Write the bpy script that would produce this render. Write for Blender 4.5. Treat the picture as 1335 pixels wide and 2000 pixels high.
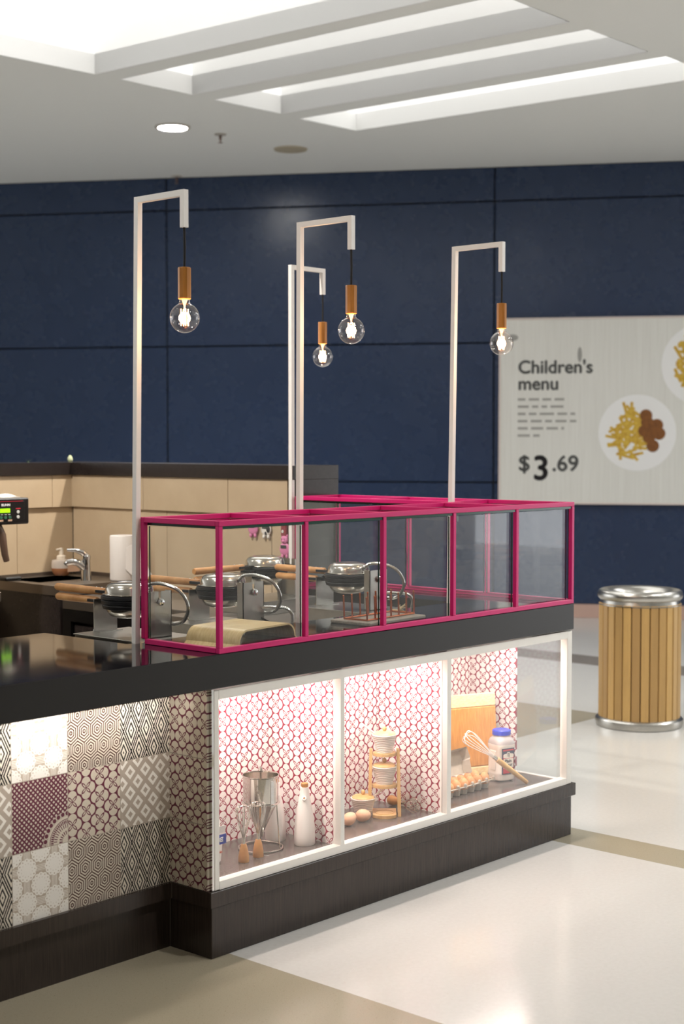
import bpy, bmesh, math, random
from mathutils import Vector, Matrix
random.seed(7)
PI = math.pi
for o in list(bpy.data.objects): bpy.data.objects.remove(o)
scn = bpy.context.scene
COL = scn.collection

# ------------------------------------------------------------------ camera, world, lights, exposure
cam_d = bpy.data.cameras.new('camera')
cam = bpy.data.objects.new('camera', cam_d); COL.objects.link(cam)
cam.location = (-3.1696, -3.3652, 1.6108)
cam.rotation_euler = (PI/2 - 0.0469, 0, -0.8375)
cam_d.sensor_fit = 'VERTICAL'; cam_d.sensor_height = 36; cam_d.lens = 2928.2/2000*36
cam_d.clip_start = .05; cam_d.clip_end = 100
cam_d.dof.use_dof = True; cam_d.dof.focus_distance = 5.25; cam_d.dof.aperture_fstop = 3.2
scn.camera = cam
scn.view_settings.view_transform = 'Standard'
scn.view_settings.look = 'None'
scn.view_settings.gamma = 1
scn.view_settings.use_curve_mapping = False
scn.view_settings.exposure = 0.5
w = bpy.data.worlds.new('mall_ambient'); scn.world = w; w.use_nodes = True
w.node_tree.nodes['Background'].inputs[0].default_value = (.97, .985, 1.0, 1)
w.node_tree.nodes['Background'].inputs[1].default_value = 2.1

def lamp(name, kind, loc, energy, color, size=.1, size_y=None, rot=(0, 0, 0), spot=None, spread=None):
    d = bpy.data.lights.new(name, kind); d.energy = energy; d.color = color
    if kind == 'AREA':
        d.size = size
        if size_y: d.shape = 'RECTANGLE'; d.size_y = size_y
        if spread: d.spread = spread
    elif kind == 'SPOT':
        d.shadow_soft_size = size; d.spot_size = spot; d.spot_blend = .6
    else: d.shadow_soft_size = size
    o = bpy.data.objects.new(name, d); COL.objects.link(o); o.location = loc; o.rotation_euler = rot
    return o
FILL_PANEL = 4.4                    # added, unseen ceiling panels that brighten the hall, right of and behind the camera
SKY_STRENGTH = 1.15            # glow of the skylight diffuser
WARM = (1, .80, .66)
# light strips under the worktop (inside the display bays and over the tiled panel)
for x0, x1, e in ((.03, .55, 4.6), (.62, 1.13, 4.6), (1.21, 1.92, 5.8)):
    lamp('display_light', 'AREA', ((x0+x1)/2, .19, .838), e, (1, .86, .79), x1-x0, .03)
lamp('panel_light', 'AREA', (-.52, .055, .8412), 1.6, (1, .95, .89), .90, .02, rot=(.95, 0, 0), spread=1.9)
# recessed downlights: first in view, second read off wall shadows, others added unseen for light (the bright discs are modelled further down)
DOWNLIGHTS = [(4.902, 5.722), (2.45, 1.45), (-1.0, 1.6), (-1.6, 4.6), (0.6, -2.4), (3.6, -2.2), (6.6, -1.0), (-3.2, .6)]
for x, y in DOWNLIGHTS:
    tgt = {2.45: (1.45, 2.75, 1.15), -1.0: (1.69, 2.0, 1.35)}.get(x)         # two tilt to the kitchen walls; the left one is added to brighten the partition
    b_ = lamp('downlight_beam', 'SPOT', (x, y, 4.08), {2.45: 330, -1.0: 300}.get(x, 60), (1, .93, .84) if tgt else (1, .97, .93), .06, spot=.95 if tgt else 1.9)
    if tgt: b_.rotation_euler = (Vector(tgt) - b_.location).to_track_quat('-Z', 'Y').to_euler()

# ------------------------------------------------------------------ node helper
def lin(h):
    h = h.lstrip('#'); r = []
    if len(h) == 3: h = ''.join(q*2 for q in h)
    for i in (0, 2, 4):
        c = int(h[i:i+2], 16)/255
        r.append(c/12.92 if c <= .04045 else ((c+.055)/1.055)**2.4)
    return tuple(r)
NT = None
class F:
    def __init__(s, k): s.k = k
    def __add__(a, b): return M('ADD', a, b)
    __radd__ = __add__
    def __sub__(a, b): return M('SUBTRACT', a, b)
    def __rsub__(a, b): return M('SUBTRACT', b, a)
    def __mul__(a, b): return M('MULTIPLY', a, b)
    __rmul__ = __mul__
    def __truediv__(a, b): return M('DIVIDE', a, b)
    def __lt__(a, b): return M('LESS_THAN', a, b)
    def __gt__(a, b): return M('GREATER_THAN', a, b)
def M(op, a, b=0.0, c=None):
    n = NT.nodes.new('ShaderNodeMath'); n.operation = op
    for i, q in enumerate((a, b, c)):
        if q is None: continue
        if isinstance(q, F): NT.links.new(q.k, n.inputs[i])
        else: n.inputs[i].default_value = q
    return F(n.outputs[0])
def ab(a): return M('ABSOLUTE', a)
def mn(a, b): return M('MINIMUM', a, b)
def mx(a, b): return M('MAXIMUM', a, b)
def sq(a, b): return M('SQRT', a*a + b*b)
def cell(a, p): return M('FLOORED_MODULO', a + p*.5, p) - p*.5      # centred cell coordinate
def mixc(f, A, B):
    n = NT.nodes.new('ShaderNodeMix'); n.data_type = 'RGBA'
    if isinstance(f, F): NT.links.new(f.k, n.inputs[0])
    else: n.inputs[0].default_value = f
    for i, q in ((6, A), (7, B)):
        if isinstance(q, F): NT.links.new(q.k, n.inputs[i])
        else: n.inputs[i].default_value = (*q, 1)
    return F(n.outputs[2])
def noise(scale, detail=2, rough=.5, stretch=None, which='Object'):
    tc = NT.nodes.new('ShaderNodeTexCoord'); n = NT.nodes.new('ShaderNodeTexNoise')
    n.inputs['Scale'].default_value = scale; n.inputs['Detail'].default_value = detail; n.inputs['Roughness'].default_value = rough
    src = tc.outputs[which]
    if stretch:
        m = NT.nodes.new('ShaderNodeMapping'); m.inputs['Scale'].default_value = stretch
        NT.links.new(src, m.inputs[0]); src = m.outputs[0]
    NT.links.new(src, n.inputs['Vector'])
    return F(n.outputs['Fac'])
def xyz():
    tc = NT.nodes.new('ShaderNodeTexCoord'); s = NT.nodes.new('ShaderNodeSeparateXYZ')
    NT.links.new(tc.outputs['Object'], s.inputs[0])
    return F(s.outputs[0]), F(s.outputs[1]), F(s.outputs[2])
def bump(h, dist, strength=1):
    b = NT.nodes.new('ShaderNodeBump'); b.inputs['Strength'].default_value = strength; b.inputs['Distance'].default_value = dist
    NT.links.new(h.k, b.inputs['Height']); return b.outputs[0]
MATS = {}
def mat(name, color, rough=.5, metal=0, fn=None, spec=.5, emit=None, es=1, coat=0, rfn=None, bfn=None, trans=0, ior=1.45, sub=0):
    global NT
    m = bpy.data.materials.new(name); m.use_nodes = True; NT = m.node_tree
    p = NT.nodes['Principled BSDF']
    c = lin(color) if isinstance(color, str) else color
    p.inputs['Base Color'].default_value = (*c, 1)
    p.inputs['Roughness'].default_value = rough; p.inputs['Metallic'].default_value = metal
    p.inputs['Specular IOR Level'].default_value = spec; p.inputs['Coat Weight'].default_value = coat
    p.inputs['Transmission Weight'].default_value = trans; p.inputs['IOR'].default_value = ior
    if sub: p.inputs['Subsurface Weight'].default_value = sub; p.inputs['Subsurface Radius'].default_value = (.01, .006, .004)
    if emit is not None:
        p.inputs['Emission Color'].default_value = (*emit, 1); p.inputs['Emission Strength'].default_value = es
    if fn: NT.links.new(fn(c).k, p.inputs['Base Color'])
    if rfn: NT.links.new(rfn().k, p.inputs['Roughness'])
    if bfn: NT.links.new(bfn(), p.inputs['Normal'])
    MATS[name] = m
    return m
def glassmat(name, tint, base=.04, rough=.01):
    """thin clear sheet: lets light through, reflects by the sheet's angle"""
    global NT
    m = bpy.data.materials.new(name); m.use_nodes = True; NT = m.node_tree
    NT.nodes.remove(NT.nodes['Principled BSDF'])
    out = NT.nodes['Material Output']
    lw = NT.nodes.new('ShaderNodeLayerWeight'); lw.inputs[0].default_value = .5
    f = M('POWER', F(lw.outputs['Facing']), 5.0)*(1-base) + base
    t = NT.nodes.new('ShaderNodeBsdfTransparent'); t.inputs[0].default_value = (*tint, 1)
    g = NT.nodes.new('ShaderNodeBsdfGlossy'); g.inputs['Roughness'].default_value = rough; g.inputs['Color'].default_value = (1, 1, 1, 1)
    mx_ = NT.nodes.new('ShaderNodeMixShader')
    NT.links.new(f.k, mx_.inputs[0]); NT.links.new(t.outputs[0], mx_.inputs[1]); NT.links.new(g.outputs[0], mx_.inputs[2])
    NT.links.new(mx_.outputs[0], out.inputs[0])
    MATS[name] = m
    return m
def wood(c1, c2, sx, sy, sz):
    def fn(c):
        n = noise(6, 4, .6, (sx, sy, sz))
        k = M('MULTIPLY_ADD', n, 2.2, -.6); k = mn(mx(k, 0.), 1.)
        return mixc(k, lin(c1), lin(c2))
    return fn
def speck(a, b, sc, lo=.55):
    def fn(c):
        n = noise(sc, 3, .6); k = mn(mx((n - lo)*6., 0.), 1.)
        return mixc(k, lin(a), lin(b))
    return fn
def mottle(a, b, sc, det=4):
    def fn(c): return mixc(noise(sc, det, .6), lin(a), lin(b))
    return fn

# ---- plain materials
mat('white_paint', '#efe9e2', .35)
mat('white_frame', '#f2efe9', .3)
mat('pole_white', '#f3efeb', .35)
mat('pink_paint', '#cf1a6e', .32)
mat('dark_laminate', '#2a2422', .22, fn=mottle('#231e1d', '#322b29', 60))
mat('worktop', '#141318', .07, fn=speck('#131217', '#1d1c24', 300, .6), coat=0)
mat('worktop_edge', '#171413', .35)
mat('plinth', '#2d2521', .26, fn=wood('#2a221f', '#3d342e', 60, 60, 1.5))
mat('shelf_laminate', '#5d5450', .22, fn=mottle('#544b47', '#605752', 400, 2))
mat('steel', '#b9b7b1', .28, 1, fn=mottle('#a9a7a1', '#c6c4bf', 25))
mat('polished_steel', '#cfcbc4', .13, 1)
mat('dome_steel', '#cdc8bf', .2, 1)
mat('chrome', '#dcdcdc', .05, 1)
mat('dark_steel', '#7d746b', .38, .85)
mat('cast_iron', '#16171a', .45)
mat('black_plastic', '#121113', .35)
mat('black_rubber', '#0c0c0d', .5)
mat('fridge_black', '#0d0c0c', .3)
mat('handle_wood', '#c08a52', .45, fn=wood('#b27c46', '#d2a06a', 3, 3, 3))
mat('light_wood', '#d8b47c', .4, fn=wood('#c99f62', '#dcb884', 8, 8, 1))
mat('bent_ply', '#d9bf86', .35, fn=wood('#cbb078', '#e4cf9c', 1.5, 22, 6))
mat('board_wood', '#a49c90', .5, fn=wood('#7d766b', '#a0998d', 2, 30, 10))
mat('bamboo', '#c98a44', .4, fn=wood('#b97a36', '#d99c54', 30, 30, .8))
mat('bamboo_pale', '#ecd19a', .4, fn=wood('#e4c486', '#f2dcae', 1, 30, 30))
mat('socket_wood', '#b5762f', .4, fn=wood('#a0641f', '#c98840', 12, 12, 1))
mat('copper', '#c9744c', .25, 1)
mat('rope', '#b7a583', .9)
mat('ceramic_white', '#f2ede8', .35)
mat('cork', '#c08650', .8, fn=mottle('#a97040', '#d09a62', 90))
mat('egg', '#d9a06a', .5, fn=mottle('#cf9058', '#e2ad7c', 14))
mat('egg_pale', '#e3b593', .5, fn=mottle('#dca883', '#e9c1a2', 14))
mat('egg_stamp', '#8d6a5d', .7)
mat('pulp', '#b9b0a2', .9, fn=mottle('#aaa193', '#c7bfb2', 60))
mat('flour_plastic', '#eee6dc', .22, coat=.3, sub=.0)
mat('clear_plastic', '#f1ecea', .1, trans=.55)
mat('blue_lid', '#2236c4', .3)
mat('label_navy', '#2a2d4a', .5)
mat('label_red', '#c02a38', .5)
mat('label_cream', '#ece5da', .5)
mat('ink', '#221f22', .6)
mat('ink_grey', '#5c5d5c', .6)
mat('ink_white', '#eeeeee', .5)
mat('ink_red', '#d23040', .6)
mat('ink_orange', '#dc7a66', .6)
mat('bag_paper', '#f3efe9', .7)
mat('bag_blue', '#2b3f9c', .6)
mat('bag_grey', '#d9d5d2', .7)
mat('olive_oil', '#b58a1c', .1)
mat('glass_edge', '#123f35', .12)
mat('black_cord', '#151315', .7)
mat('warm_white_plastic', '#eadfce', .4)
mat('soap_liquid', '#a9714e', .15)
mat('soap_clear', '#c9bdb2', .15)
mat('tag_paper', '#d9b498', .7)
mat('paper_towel', '#efe9e4', .9)
mat('towel_cloth', '#e5ddd2', .95)
mat('timer_pink', '#e087b4', .4)
mat('timer_red', '#8c3740', .5)
mat('timer_screen', '#3c3f3a', .3)
mat('orange_plastic', '#c07a2c', .5)
mat('leaf', '#31452c', .6)
mat('bud', '#c9cfae', .5, fn=mottle('#7c9a4e', '#eee9d2', 40))
mat('lcd', '#9be21a', .4, emit=lin('#8ee000'), es=.8)
mat('button_green', '#3a6a55', .4)
mat('button_white', '#d8d8d4', .4)
mat('brown_plastic', '#5a463a', .35)
mat('pot_glass', '#3b332e', .1)
mat('red_switch', '#d8402a', .4, emit=lin('#ff3a20'), es=.25)
mat('green_light', '#2bd05a', .4, emit=lin('#20e060'), es=.8)
mat('print_white', '#c9c8c1', .45, fn=wood('#dddcd6', '#e8e8e3', 14, 14, .3))
mat('sign_edge', '#dfd2cc', .35)
mat('plate_print', '#f2f2f2', .5)
mat('plate_rim', '#b9b9b9', .5)
mat('fries_print', '#d7ad33', .6, fn=wood('#b9892a', '#e3c452', 10, 2, 6))
mat('meat_print', '#7a4a22', .6, fn=mottle('#5c3417', '#9c642c', 30))
mat('skirting', '#c4a294', .35, fn=mottle('#bd9c8e', '#cdaea2', 3))
mat('filament', '#ffd9a0', .5, emit=(1, .50, .20), es=16)
mat('filament_post', '#e8c7a0', .3, emit=(1, .5, .2), es=.5)
mat('downlight_glow', '#ffffff', .5, emit=(1, .98, .95), es=150)
mat('trim_ring', '#b9b4ab', .4)
mat('speaker_cream', '#b2a892', .6)
mat('sprinkler', '#6d5a52', .4)
mat('bright_strip', '#fff4ea', .5, emit=(1, .86, .74), es=6)
mat('can_wood_dark', '#4a3622', .8)
mat('black_gap', '#07070a', .8)
glassmat('glass', (.985, .992, .988), .034)
glassmat('case_glass', (.99, .993, .991), .04)
glassmat('bulb_glass', (.98, .94, .91), .09, .04)

# ---- setting materials
def navy(c):
    n = noise(1.3, 5, .65); return mixc(n, lin('#263654'), lin('#31405c'))
def navy_r(): return M('MULTIPLY_ADD', noise(4.5, 4, .6), .16, .19)
mat('navy_paint', '#26314c', .3, fn=navy, rfn=navy_r, bfn=lambda: bump(noise(2.2, 4, .6), .01, .35))
mat('ceiling_paint', '#f0f1ee', .7)
mat('skylight_white', '#f0f0ef', .6)
mat('skylight_glow', '#ffffff', .5, emit=(1, .99, .965), es=SKY_STRENGTH)
def floor_fn(c):
    x, y, z = xyz()
    tan = mx((x < .05)*(x > -1.75), (x > 1.85)*(x < 2.075))
    tan = mx(tan, (x < 4.41)*(y > 1.345)*(x > 2.3)*(y < 2.2))
    tan2 = (x > 6.03)*(x < 6.42)
    tan = mx(tan, (x > 4.75)*(x < 5.5)*(y < 1.38)*(y > -.1)*0.)
    n1 = noise(140, 3, .7); n2 = noise(420, 2, .6); n3 = noise(60, 2, .6)
    base = mixc(n3, lin('#cbc9c4'), lin('#d6d4d0'))
    base = mixc(mn(mx((n1 - .66)*12., 0.), 1.)*.6, base, lin('#a5927c'))
    tc = mixc(n2, lin('#8d8673'), lin('#b7ad97'))
    tc = mixc(mn(mx((n1 - .6)*10., 0.), 1.)*.6, tc, lin('#7d6e58'))
    gr = mixc(n2, lin('#7f786f'), lin('#989086'))
    return mixc(tan2, mixc(tan, base, tc), gr)
mat('fill_panel_glow', '#ffffff', .5, emit=(.97, .99, 1), es=FILL_PANEL)
mat('hall_wall', '#c2beb7', .6)
mat('terrazzo', '#d8d2c6', .13, spec=.32, fn=floor_fn, rfn=lambda: M('MULTIPLY_ADD', noise(1.2, 2, .5), .03, .15))
mat('concrete_tile', '#bfa98c', .5, fn=mottle('#b39d81', '#c9b598', 7, 6))

# ---- printed tile patterns (u, v in metres on the tile; every tile is 0.2 m)
def pat_circle(u, v, u0, v0, turn=False):
    """interlaced circles: four circles through each flower centre, their overlaps drawn as hollow petals"""
    A, B, a = .1035, .0692, .0172
    if turn: u, v, u0, v0 = v, u, v0, u0
    out = None; pet = None
    for du, dv in ((0, 0), (A/2, B/2)):
        x = ab(cell(u - (u0 + du), A)); y = ab(cell(v - (v0 + dv), B))
        d1 = sq(x - a, y); d2 = sq(x, y - a)
        o = mn(d1, d2); lens = mx(d1, d2); r = sq(x, y)
        p = (lens < a)*(1. - (lens < a - .0013 - r*.13))
        p = mx(p, r < .0016)
        out = o if out is None else mn(out, o); pet = p if pet is None else mx(pet, p)
    return mx(out > a - .0004, pet)
def tile_circle(axis, u0, v0, joint=None):
    def fn(c):
        x, y, z = xyz(); u = x if axis == 'x' else y
        k = pat_circle(u, z, u0, v0)
        base = mixc(noise(180, 2, .6), lin('#e2dcd8'), lin('#ece8e5'))  # paler than the outside circle tile: the bays' light put into the colour
        return mixc(k, base, lin('#8d1436'))
    return fn
def exterior_circle(axis, u0, v0):
    def fn(c):
        x, y, z = xyz(); u = x if axis == 'x' else y
        k = pat_circle(u, z, u0, v0, True)
        base = mixc(noise(120, 3, .6), lin('#b9b09f'), lin('#cdc4b3'))
        out = mixc(k, base, lin('#5c1730'))
        jz = ab(cell(z - .2133, .207)) < .0014
        return mixc(jz, out, lin('#8d857a'))
    return fn
mat('tile_back', '#ddd', .35, fn=tile_circle('x', .3646, .6464))
mat('tile_side', '#ddd', .35, fn=tile_circle('y', .298, .6463))
mat('tile_return', '#ccc', .35, fn=exterior_circle('y', 0.0983, 0.7367))
TP = .2
def local_uv(x0, z0):
    x, y, z = xyz()
    return (M('FLOORED_MODULO', x - x0, .2005) - .10025), (M('FLOORED_MODULO', z - z0, .2075) - .10375)
X0, Z0 = -.0355, .2133
def grout(u, v, col):
    g = mx(ab(u) > .0990, ab(v) > .1026)
    return mixc(g, col, lin('#a79c8e'))
def t_circle(c):
    u, v = local_uv(X0, Z0); x, y, z = xyz()
    k = pat_circle(u, v, .02, .012)
    return grout(u, v, mixc(k, mixc(noise(120, 3, .6), lin('#c2b7a6'), lin('#d3c9b9')), lin('#5f1c33')))
def t_hex(c):
    u, v0 = local_uv(X0, Z0); v = v0/1.2
    W = .0495; Hh = W*.866
    def hd(dx, dy):
        a = ab(cell(u - dx, W)); b = ab(cell(v - dy, Hh*2))
        return mx(a, a*.5 + b*.866)
    d = mn(hd(.012, .01), hd(.012 + W/2, .01 + Hh))/(W/2)
    k = ab(cell(d - .16, .28)) < .066
    return grout(u, v0, mixc(k, lin('#cfc6b6'), lin('#4a2a22')))
def t_diamond(c):
    u, v = local_uv(X0, Z0)
    A, B = .0611, .130
    fu = ab(cell(u - .005, A))/A*2.; fv = ab(cell(v + .012, B))/B*2.
    e = fu + fv
    d = mn(e, 2. - e)
    wob = ab(cell(v, .0062))/.0031*.05
    k = mx(d < .085, mx(ab(d - .36 - wob*.4) < .08, mx(ab(d - .72 - wob*.4) < .08, d > .935 - wob*.6)))
    return grout(u, v, mixc(k, lin('#d8cfc0'), lin('#17110f')))
def t_lozenge(c):
    u, v = local_uv(X0, Z0)
    A, B = .0612, .066
    def dd(a, b):
        return ab(cell(u - a, A))/A*2. + ab(cell(v - b, B))/B*2.
    d = mn(dd(0, 0), dd(A/2, B/2))
    k = (d < .69)*(d > .31)
    return grout(u, v, mixc(k, mixc(noise(90, 3, .6), lin('#a3968a'), lin('#b8ab9e')), lin('#e6e1d9')))
def t_flower(c):
    u, v = local_uv(X0, Z0)
    A = .0985
    def one(a, b):
        fx = cell(u - a, A); fy = cell(v - b, A)
        return sq(fx, fy), M('ARCTAN2', fy, fx)
    d1, a1 = one(.0, .0); d2, a2 = one(A/2, A/2)
    def med(d, a):
        w_ = cell(a, PI/6)
        edge = M('COSINE', w_*6.)*.0035 + .0315
        dot = sq(d - .0285, w_*.0285) < .0021
        dot2 = sq(d - .0195, cell(a + PI/12, PI/6)*.0195) < .0015
        return (d < edge)*(1. - mx(dot, dot2*.6))
    k = mx(med(d1, a1), med(d2, a2))
    bx = ab(cell(u - A/2, A)); by = ab(cell(v, A)); cx = ab(cell(u, A)); cy = ab(cell(v - A/2, A))
    fine = mx((M('FLOORED_MODULO', u, .0046) < .0022)*(bx < .011)*(by < .018), (M('FLOORED_MODULO', v, .0046) < .0022)*(cx < .018)*(cy < .011))
    k = mx(k, fine*.8)
    return grout(u, v, mixc(k, lin('#b9ab9b'), lin('#ebe7e0')))
def t_lattice(c):
    u, v = local_uv(X0, Z0)
    p = .0163
    a = ab(cell((u + v)*.7071, p*.7071)); b = ab(cell((u - v)*.7071, p*.7071))
    k = mx(a < .0027, b < .0027)
    du = u - .1; dv = v + .1
    d = sq(du, dv); ang = M('ARCTAN2', dv, du)
    dots = sq(d - .083, cell(ang, .2)*.083) < .0066
    dotring = sq(d - .083, cell(ang, .2)*.083) < .0082
    doily = mx(ab(d - .066) < .0012, mx((ab(d - .058) < .005)*(ab(cell(ang, .1)) < .032), mx((ab(d - .046) < .006)*(ab(cell(ang, .16)) < .03), (ab(d - .026) < .006)*(ab(cell(ang, .26)) < .06))))
    k = k*(1. - (d < .0905)) + (d < .0905)*mx(mx(dots, (d > .075)*(1. - dotring)*0.4), doily)
    return grout(u, v, mixc(mn(k, 1.), lin('#cdc3b4'), lin('#5f2338')))
for nm, f_ in (('tile_circles', t_circle), ('tile_hexagons', t_hex), ('tile_diamonds', t_diamond), ('tile_lozenges', t_lozenge), ('tile_flowers', t_flower), ('tile_lattice', t_lattice)):
    mat(nm, '#ccc', .38, fn=f_)
mat('pot_ribbed', '#f1e9e0', .4, bfn=lambda: bump(M('SINE', xyz()[2]*900. + M('SINE', xyz()[0]*120.)*1.5), .0012, .9))

# ------------------------------------------------------------------ mesh helper
class MB:
    def __init__(s, off=(0, 0, 0)): s.bm = bmesh.new(); s.off = Vector(off); s.mi = 0
    def _f(s, vs):
        try: f = s.bm.faces.new(vs); f.smooth = True; f.material_index = s.mi; return f
        except ValueError: return None
    def box(s, x0, x1, y0, y1, z0, z1, bev=0, seg=1, M_=None):
        vs = [s.bm.verts.new(Vector((x, y, z))) for x in (x0, x1) for y in (y0, y1) for z in (z0, z1)]
        q = [(0, 1, 3, 2), (4, 6, 7, 5), (0, 4, 5, 1), (2, 3, 7, 6), (0, 2, 6, 4), (1, 5, 7, 3)]
        fs = [s._f([vs[i] for i in k]) for k in q]
        if M_ is not None:
            for v in vs: v.co = M_ @ v.co
        if bev:
            es = list({e for f in fs for e in f.edges})
            r = bmesh.ops.bevel(s.bm, geom=es, offset=bev, segments=seg, affect='EDGES', profile=.5)
            for f in r['faces']: f.smooth = True; f.material_index = s.mi
        return s
    def quad(s, *ps): s._f([s.bm.verts.new(Vector(p)) for p in ps]); return s
    def loops(s, rings, closed_u=True, cap0=True, cap1=True, wrap=False):
        R = [[s.bm.verts.new(Vector(p)) for p in r] for r in rings]; n = len(R[0])
        for i in range(len(R) if wrap else len(R)-1):
            A, B = R[i], R[(i+1) % len(R)]
            for j in range(n if closed_u else n-1): s._f([A[j], A[(j+1) % n], B[(j+1) % n], B[j]])
        if cap0 and not wrap: s._f(R[0][::-1])
        if cap1 and not wrap: s._f(R[-1])
        return s
    def lathe(s, prof, c=(0, 0, 0), n=32, M_=None, caps=True):
        c = Vector(c); rings = []
        for r, z in prof:
            rings.append([c + Vector((r*math.cos(2*PI*j/n), r*math.sin(2*PI*j/n), z)) for j in range(n)])
        if M_ is not None: rings = [[M_ @ p for p in r] for r in rings]
        return s.loops(rings, True, caps, caps)
    def tube(s, pts, r, n=8, closed=False, caps=True):
        P = [Vector(p) for p in pts]; m = len(P); rings = []
        up = None
        for i in range(m):
            a = P[(i-1) % m] if (closed or i > 0) else P[i]; b = P[(i+1) % m] if (closed or i < m-1) else P[i]
            t = (b - a).normalized()
            if up is None:
                up = Vector((0, 0, 1)) if abs(t.z) < .9 else Vector((1, 0, 0))
            u = (up - t*up.dot(t))
            if u.length < 1e-5: u = t.orthogonal()
            u.normalize(); v = t.cross(u); up = u
            rr = r[i] if isinstance(r, (list, tuple)) else r
            rings.append([P[i] + (u*math.cos(2*PI*j/n) + v*math.sin(2*PI*j/n))*rr for j in range(n)])
        return s.loops(rings, True, caps and not closed, caps and not closed, wrap=closed)
    def cyl(s, a, b, r0, r1=None, n=20): return s.tube2(a, b, r0, r0 if r1 is None else r1, n)
    def tube2(s, a, b, r0, r1, n):
        a, b = Vector(a), Vector(b); t = (b-a).normalized(); u = t.orthogonal().normalized(); v = t.cross(u)
        return s.loops([[p + (u*math.cos(2*PI*j/n) + v*math.sin(2*PI*j/n))*r for j in range(n)] for p, r in ((a, r0), (b, r1))])
    def ell(s, c, r, n=24, m=14, egg=0, M_=None):
        c = Vector(c); rings = []
        for i in range(1, m):
            th = PI*i/m; z = -math.cos(th); q = math.sin(th)*(1 - egg*z)
            rings.append([Vector((r[0]*q*math.cos(2*PI*j/n), r[1]*q*math.sin(2*PI*j/n), r[2]*z)) for j in range(n)])
        if M_ is not None: rings = [[M_ @ p for p in q] for q in rings]
        rings = [[p + c for p in q] for q in rings]
        return s.loops(rings)
    def prism(s, poly, z0, z1, bev=0):
        a = [s.bm.verts.new(Vector((*p, z0))) for p in poly]; b = [s.bm.verts.new(Vector((*p, z1))) for p in poly]
        fs = [s._f(a[::-1]), s._f(b)]
        n = len(poly)
        for j in range(n): fs.append(s._f([a[j], a[(j+1) % n], b[(j+1) % n], b[j]]))
        if bev:
            es = list({e for f in fs for e in f.edges})
            bmesh.ops.bevel(s.bm, geom=es, offset=bev, segments=1, affect='EDGES', profile=.5)
        return s
    def xf(s, M_):
        bmesh.ops.transform(s.bm, matrix=M_, verts=s.bm.verts); return s
    def build(s, name, mt, parent=None, world=False, smooth=35):
        bm = s.bm
        bmesh.ops.recalc_face_normals(bm, faces=bm.faces)
        if world and parent is not None: bmesh.ops.translate(bm, vec=-parent.location, verts=bm.verts)
        me = bpy.data.meshes.new(name); bm.to_mesh(me); bm.free()
        for m_ in (mt if isinstance(mt, (list, tuple)) else [mt]): me.materials.append(MATS[m_])
        me.set_sharp_from_angle(angle=math.radians(smooth))
        o = bpy.data.objects.new(name, me); COL.objects.link(o)
        if parent is not None: o.parent = parent
        return o
def thing(name, label, cat, loc=(0, 0, 0), rz=0, group=None):
    o = bpy.data.objects.new(name, None); COL.objects.link(o); o.location = loc; o.rotation_euler = (0, 0, rz)
    o.empty_display_size = .05
    return tag(o, label, cat, group)
def tag(o, label, cat, group=None):
    o['label'] = label; o['category'] = cat
    if group: o['group'] = group
    return o
def struct(o): o['kind'] = 'structure'; return o
def lab(o, s): o['label'] = s; return o
def dup(root, label=None, loc=None):
    r = root.copy(); COL.objects.link(r)
    if label: r['label'] = label
    if loc is not None: r.location = loc
    for ch in list(root.children):
        c = ch.copy(); COL.objects.link(c); c.parent = r
        for g in list(ch.children):
            d = g.copy(); COL.objects.link(d); d.parent = c
    return r
def base_at(o, loc):
    """put a single mesh thing's origin at its base without moving its shape"""
    o.data.transform(Matrix.Translation(-Vector(loc))); o.location = loc; return o
def text_mesh(name, s, size, mt, parent, M_, bold=0, ext=.0006, align='LEFT', sx=1, heavy=0):
    cu = bpy.data.curves.new(name, 'FONT'); cu.body = s; cu.size = size; cu.extrude = ext; cu.offset = bold; cu.align_x = align
    t = bpy.data.objects.new(name, cu); COL.objects.link(t)
    dg = bpy.context.evaluated_depsgraph_get()
    me = bpy.data.meshes.new_from_object(t.evaluated_get(dg))
    bpy.data.objects.remove(t); bpy.data.curves.remove(cu)
    me.transform(Matrix.Diagonal((sx, 1, 1, 1)))
    if heavy:                                        # heavier strokes: the same outlines set a hair apart
        bm = bmesh.new()
        for dx, dy in ((-heavy, 0), (heavy, 0), (0, heavy), (0, -heavy), (0, 0)):
            k = me.copy(); k.transform(Matrix.Translation((dx, dy, (dx + dy)*.002))); bm.from_mesh(k); bpy.data.meshes.remove(k)
        bm.to_mesh(me); bm.free()
    me.transform(M_)
    me.materials.clear(); me.materials.append(MATS[mt]); me.name = name
    o = bpy.data.objects.new(name, me); COL.objects.link(o)
    if parent is not None: o.parent = parent
    return o
def frame_mat(o, ux, uy):
    """matrix with local x->ux, y->uy, origin o"""
    ux = Vector(ux).normalized(); uy = Vector(uy).normalized(); uz = ux.cross(uy)
    return Matrix(((ux.x, uy.x, uz.x, o[0]), (ux.y, uy.y, uz.y, o[1]), (ux.z, uy.z, uz.z, o[2]), (0, 0, 0, 1)))
FACE_MY = lambda o: frame_mat(o, (1, 0, 0), (0, 0, 1))     # readable from -Y
FACE_MX = lambda o: frame_mat(o, (0, -1, 0), (0, 0, 1))    # readable from -X

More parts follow.
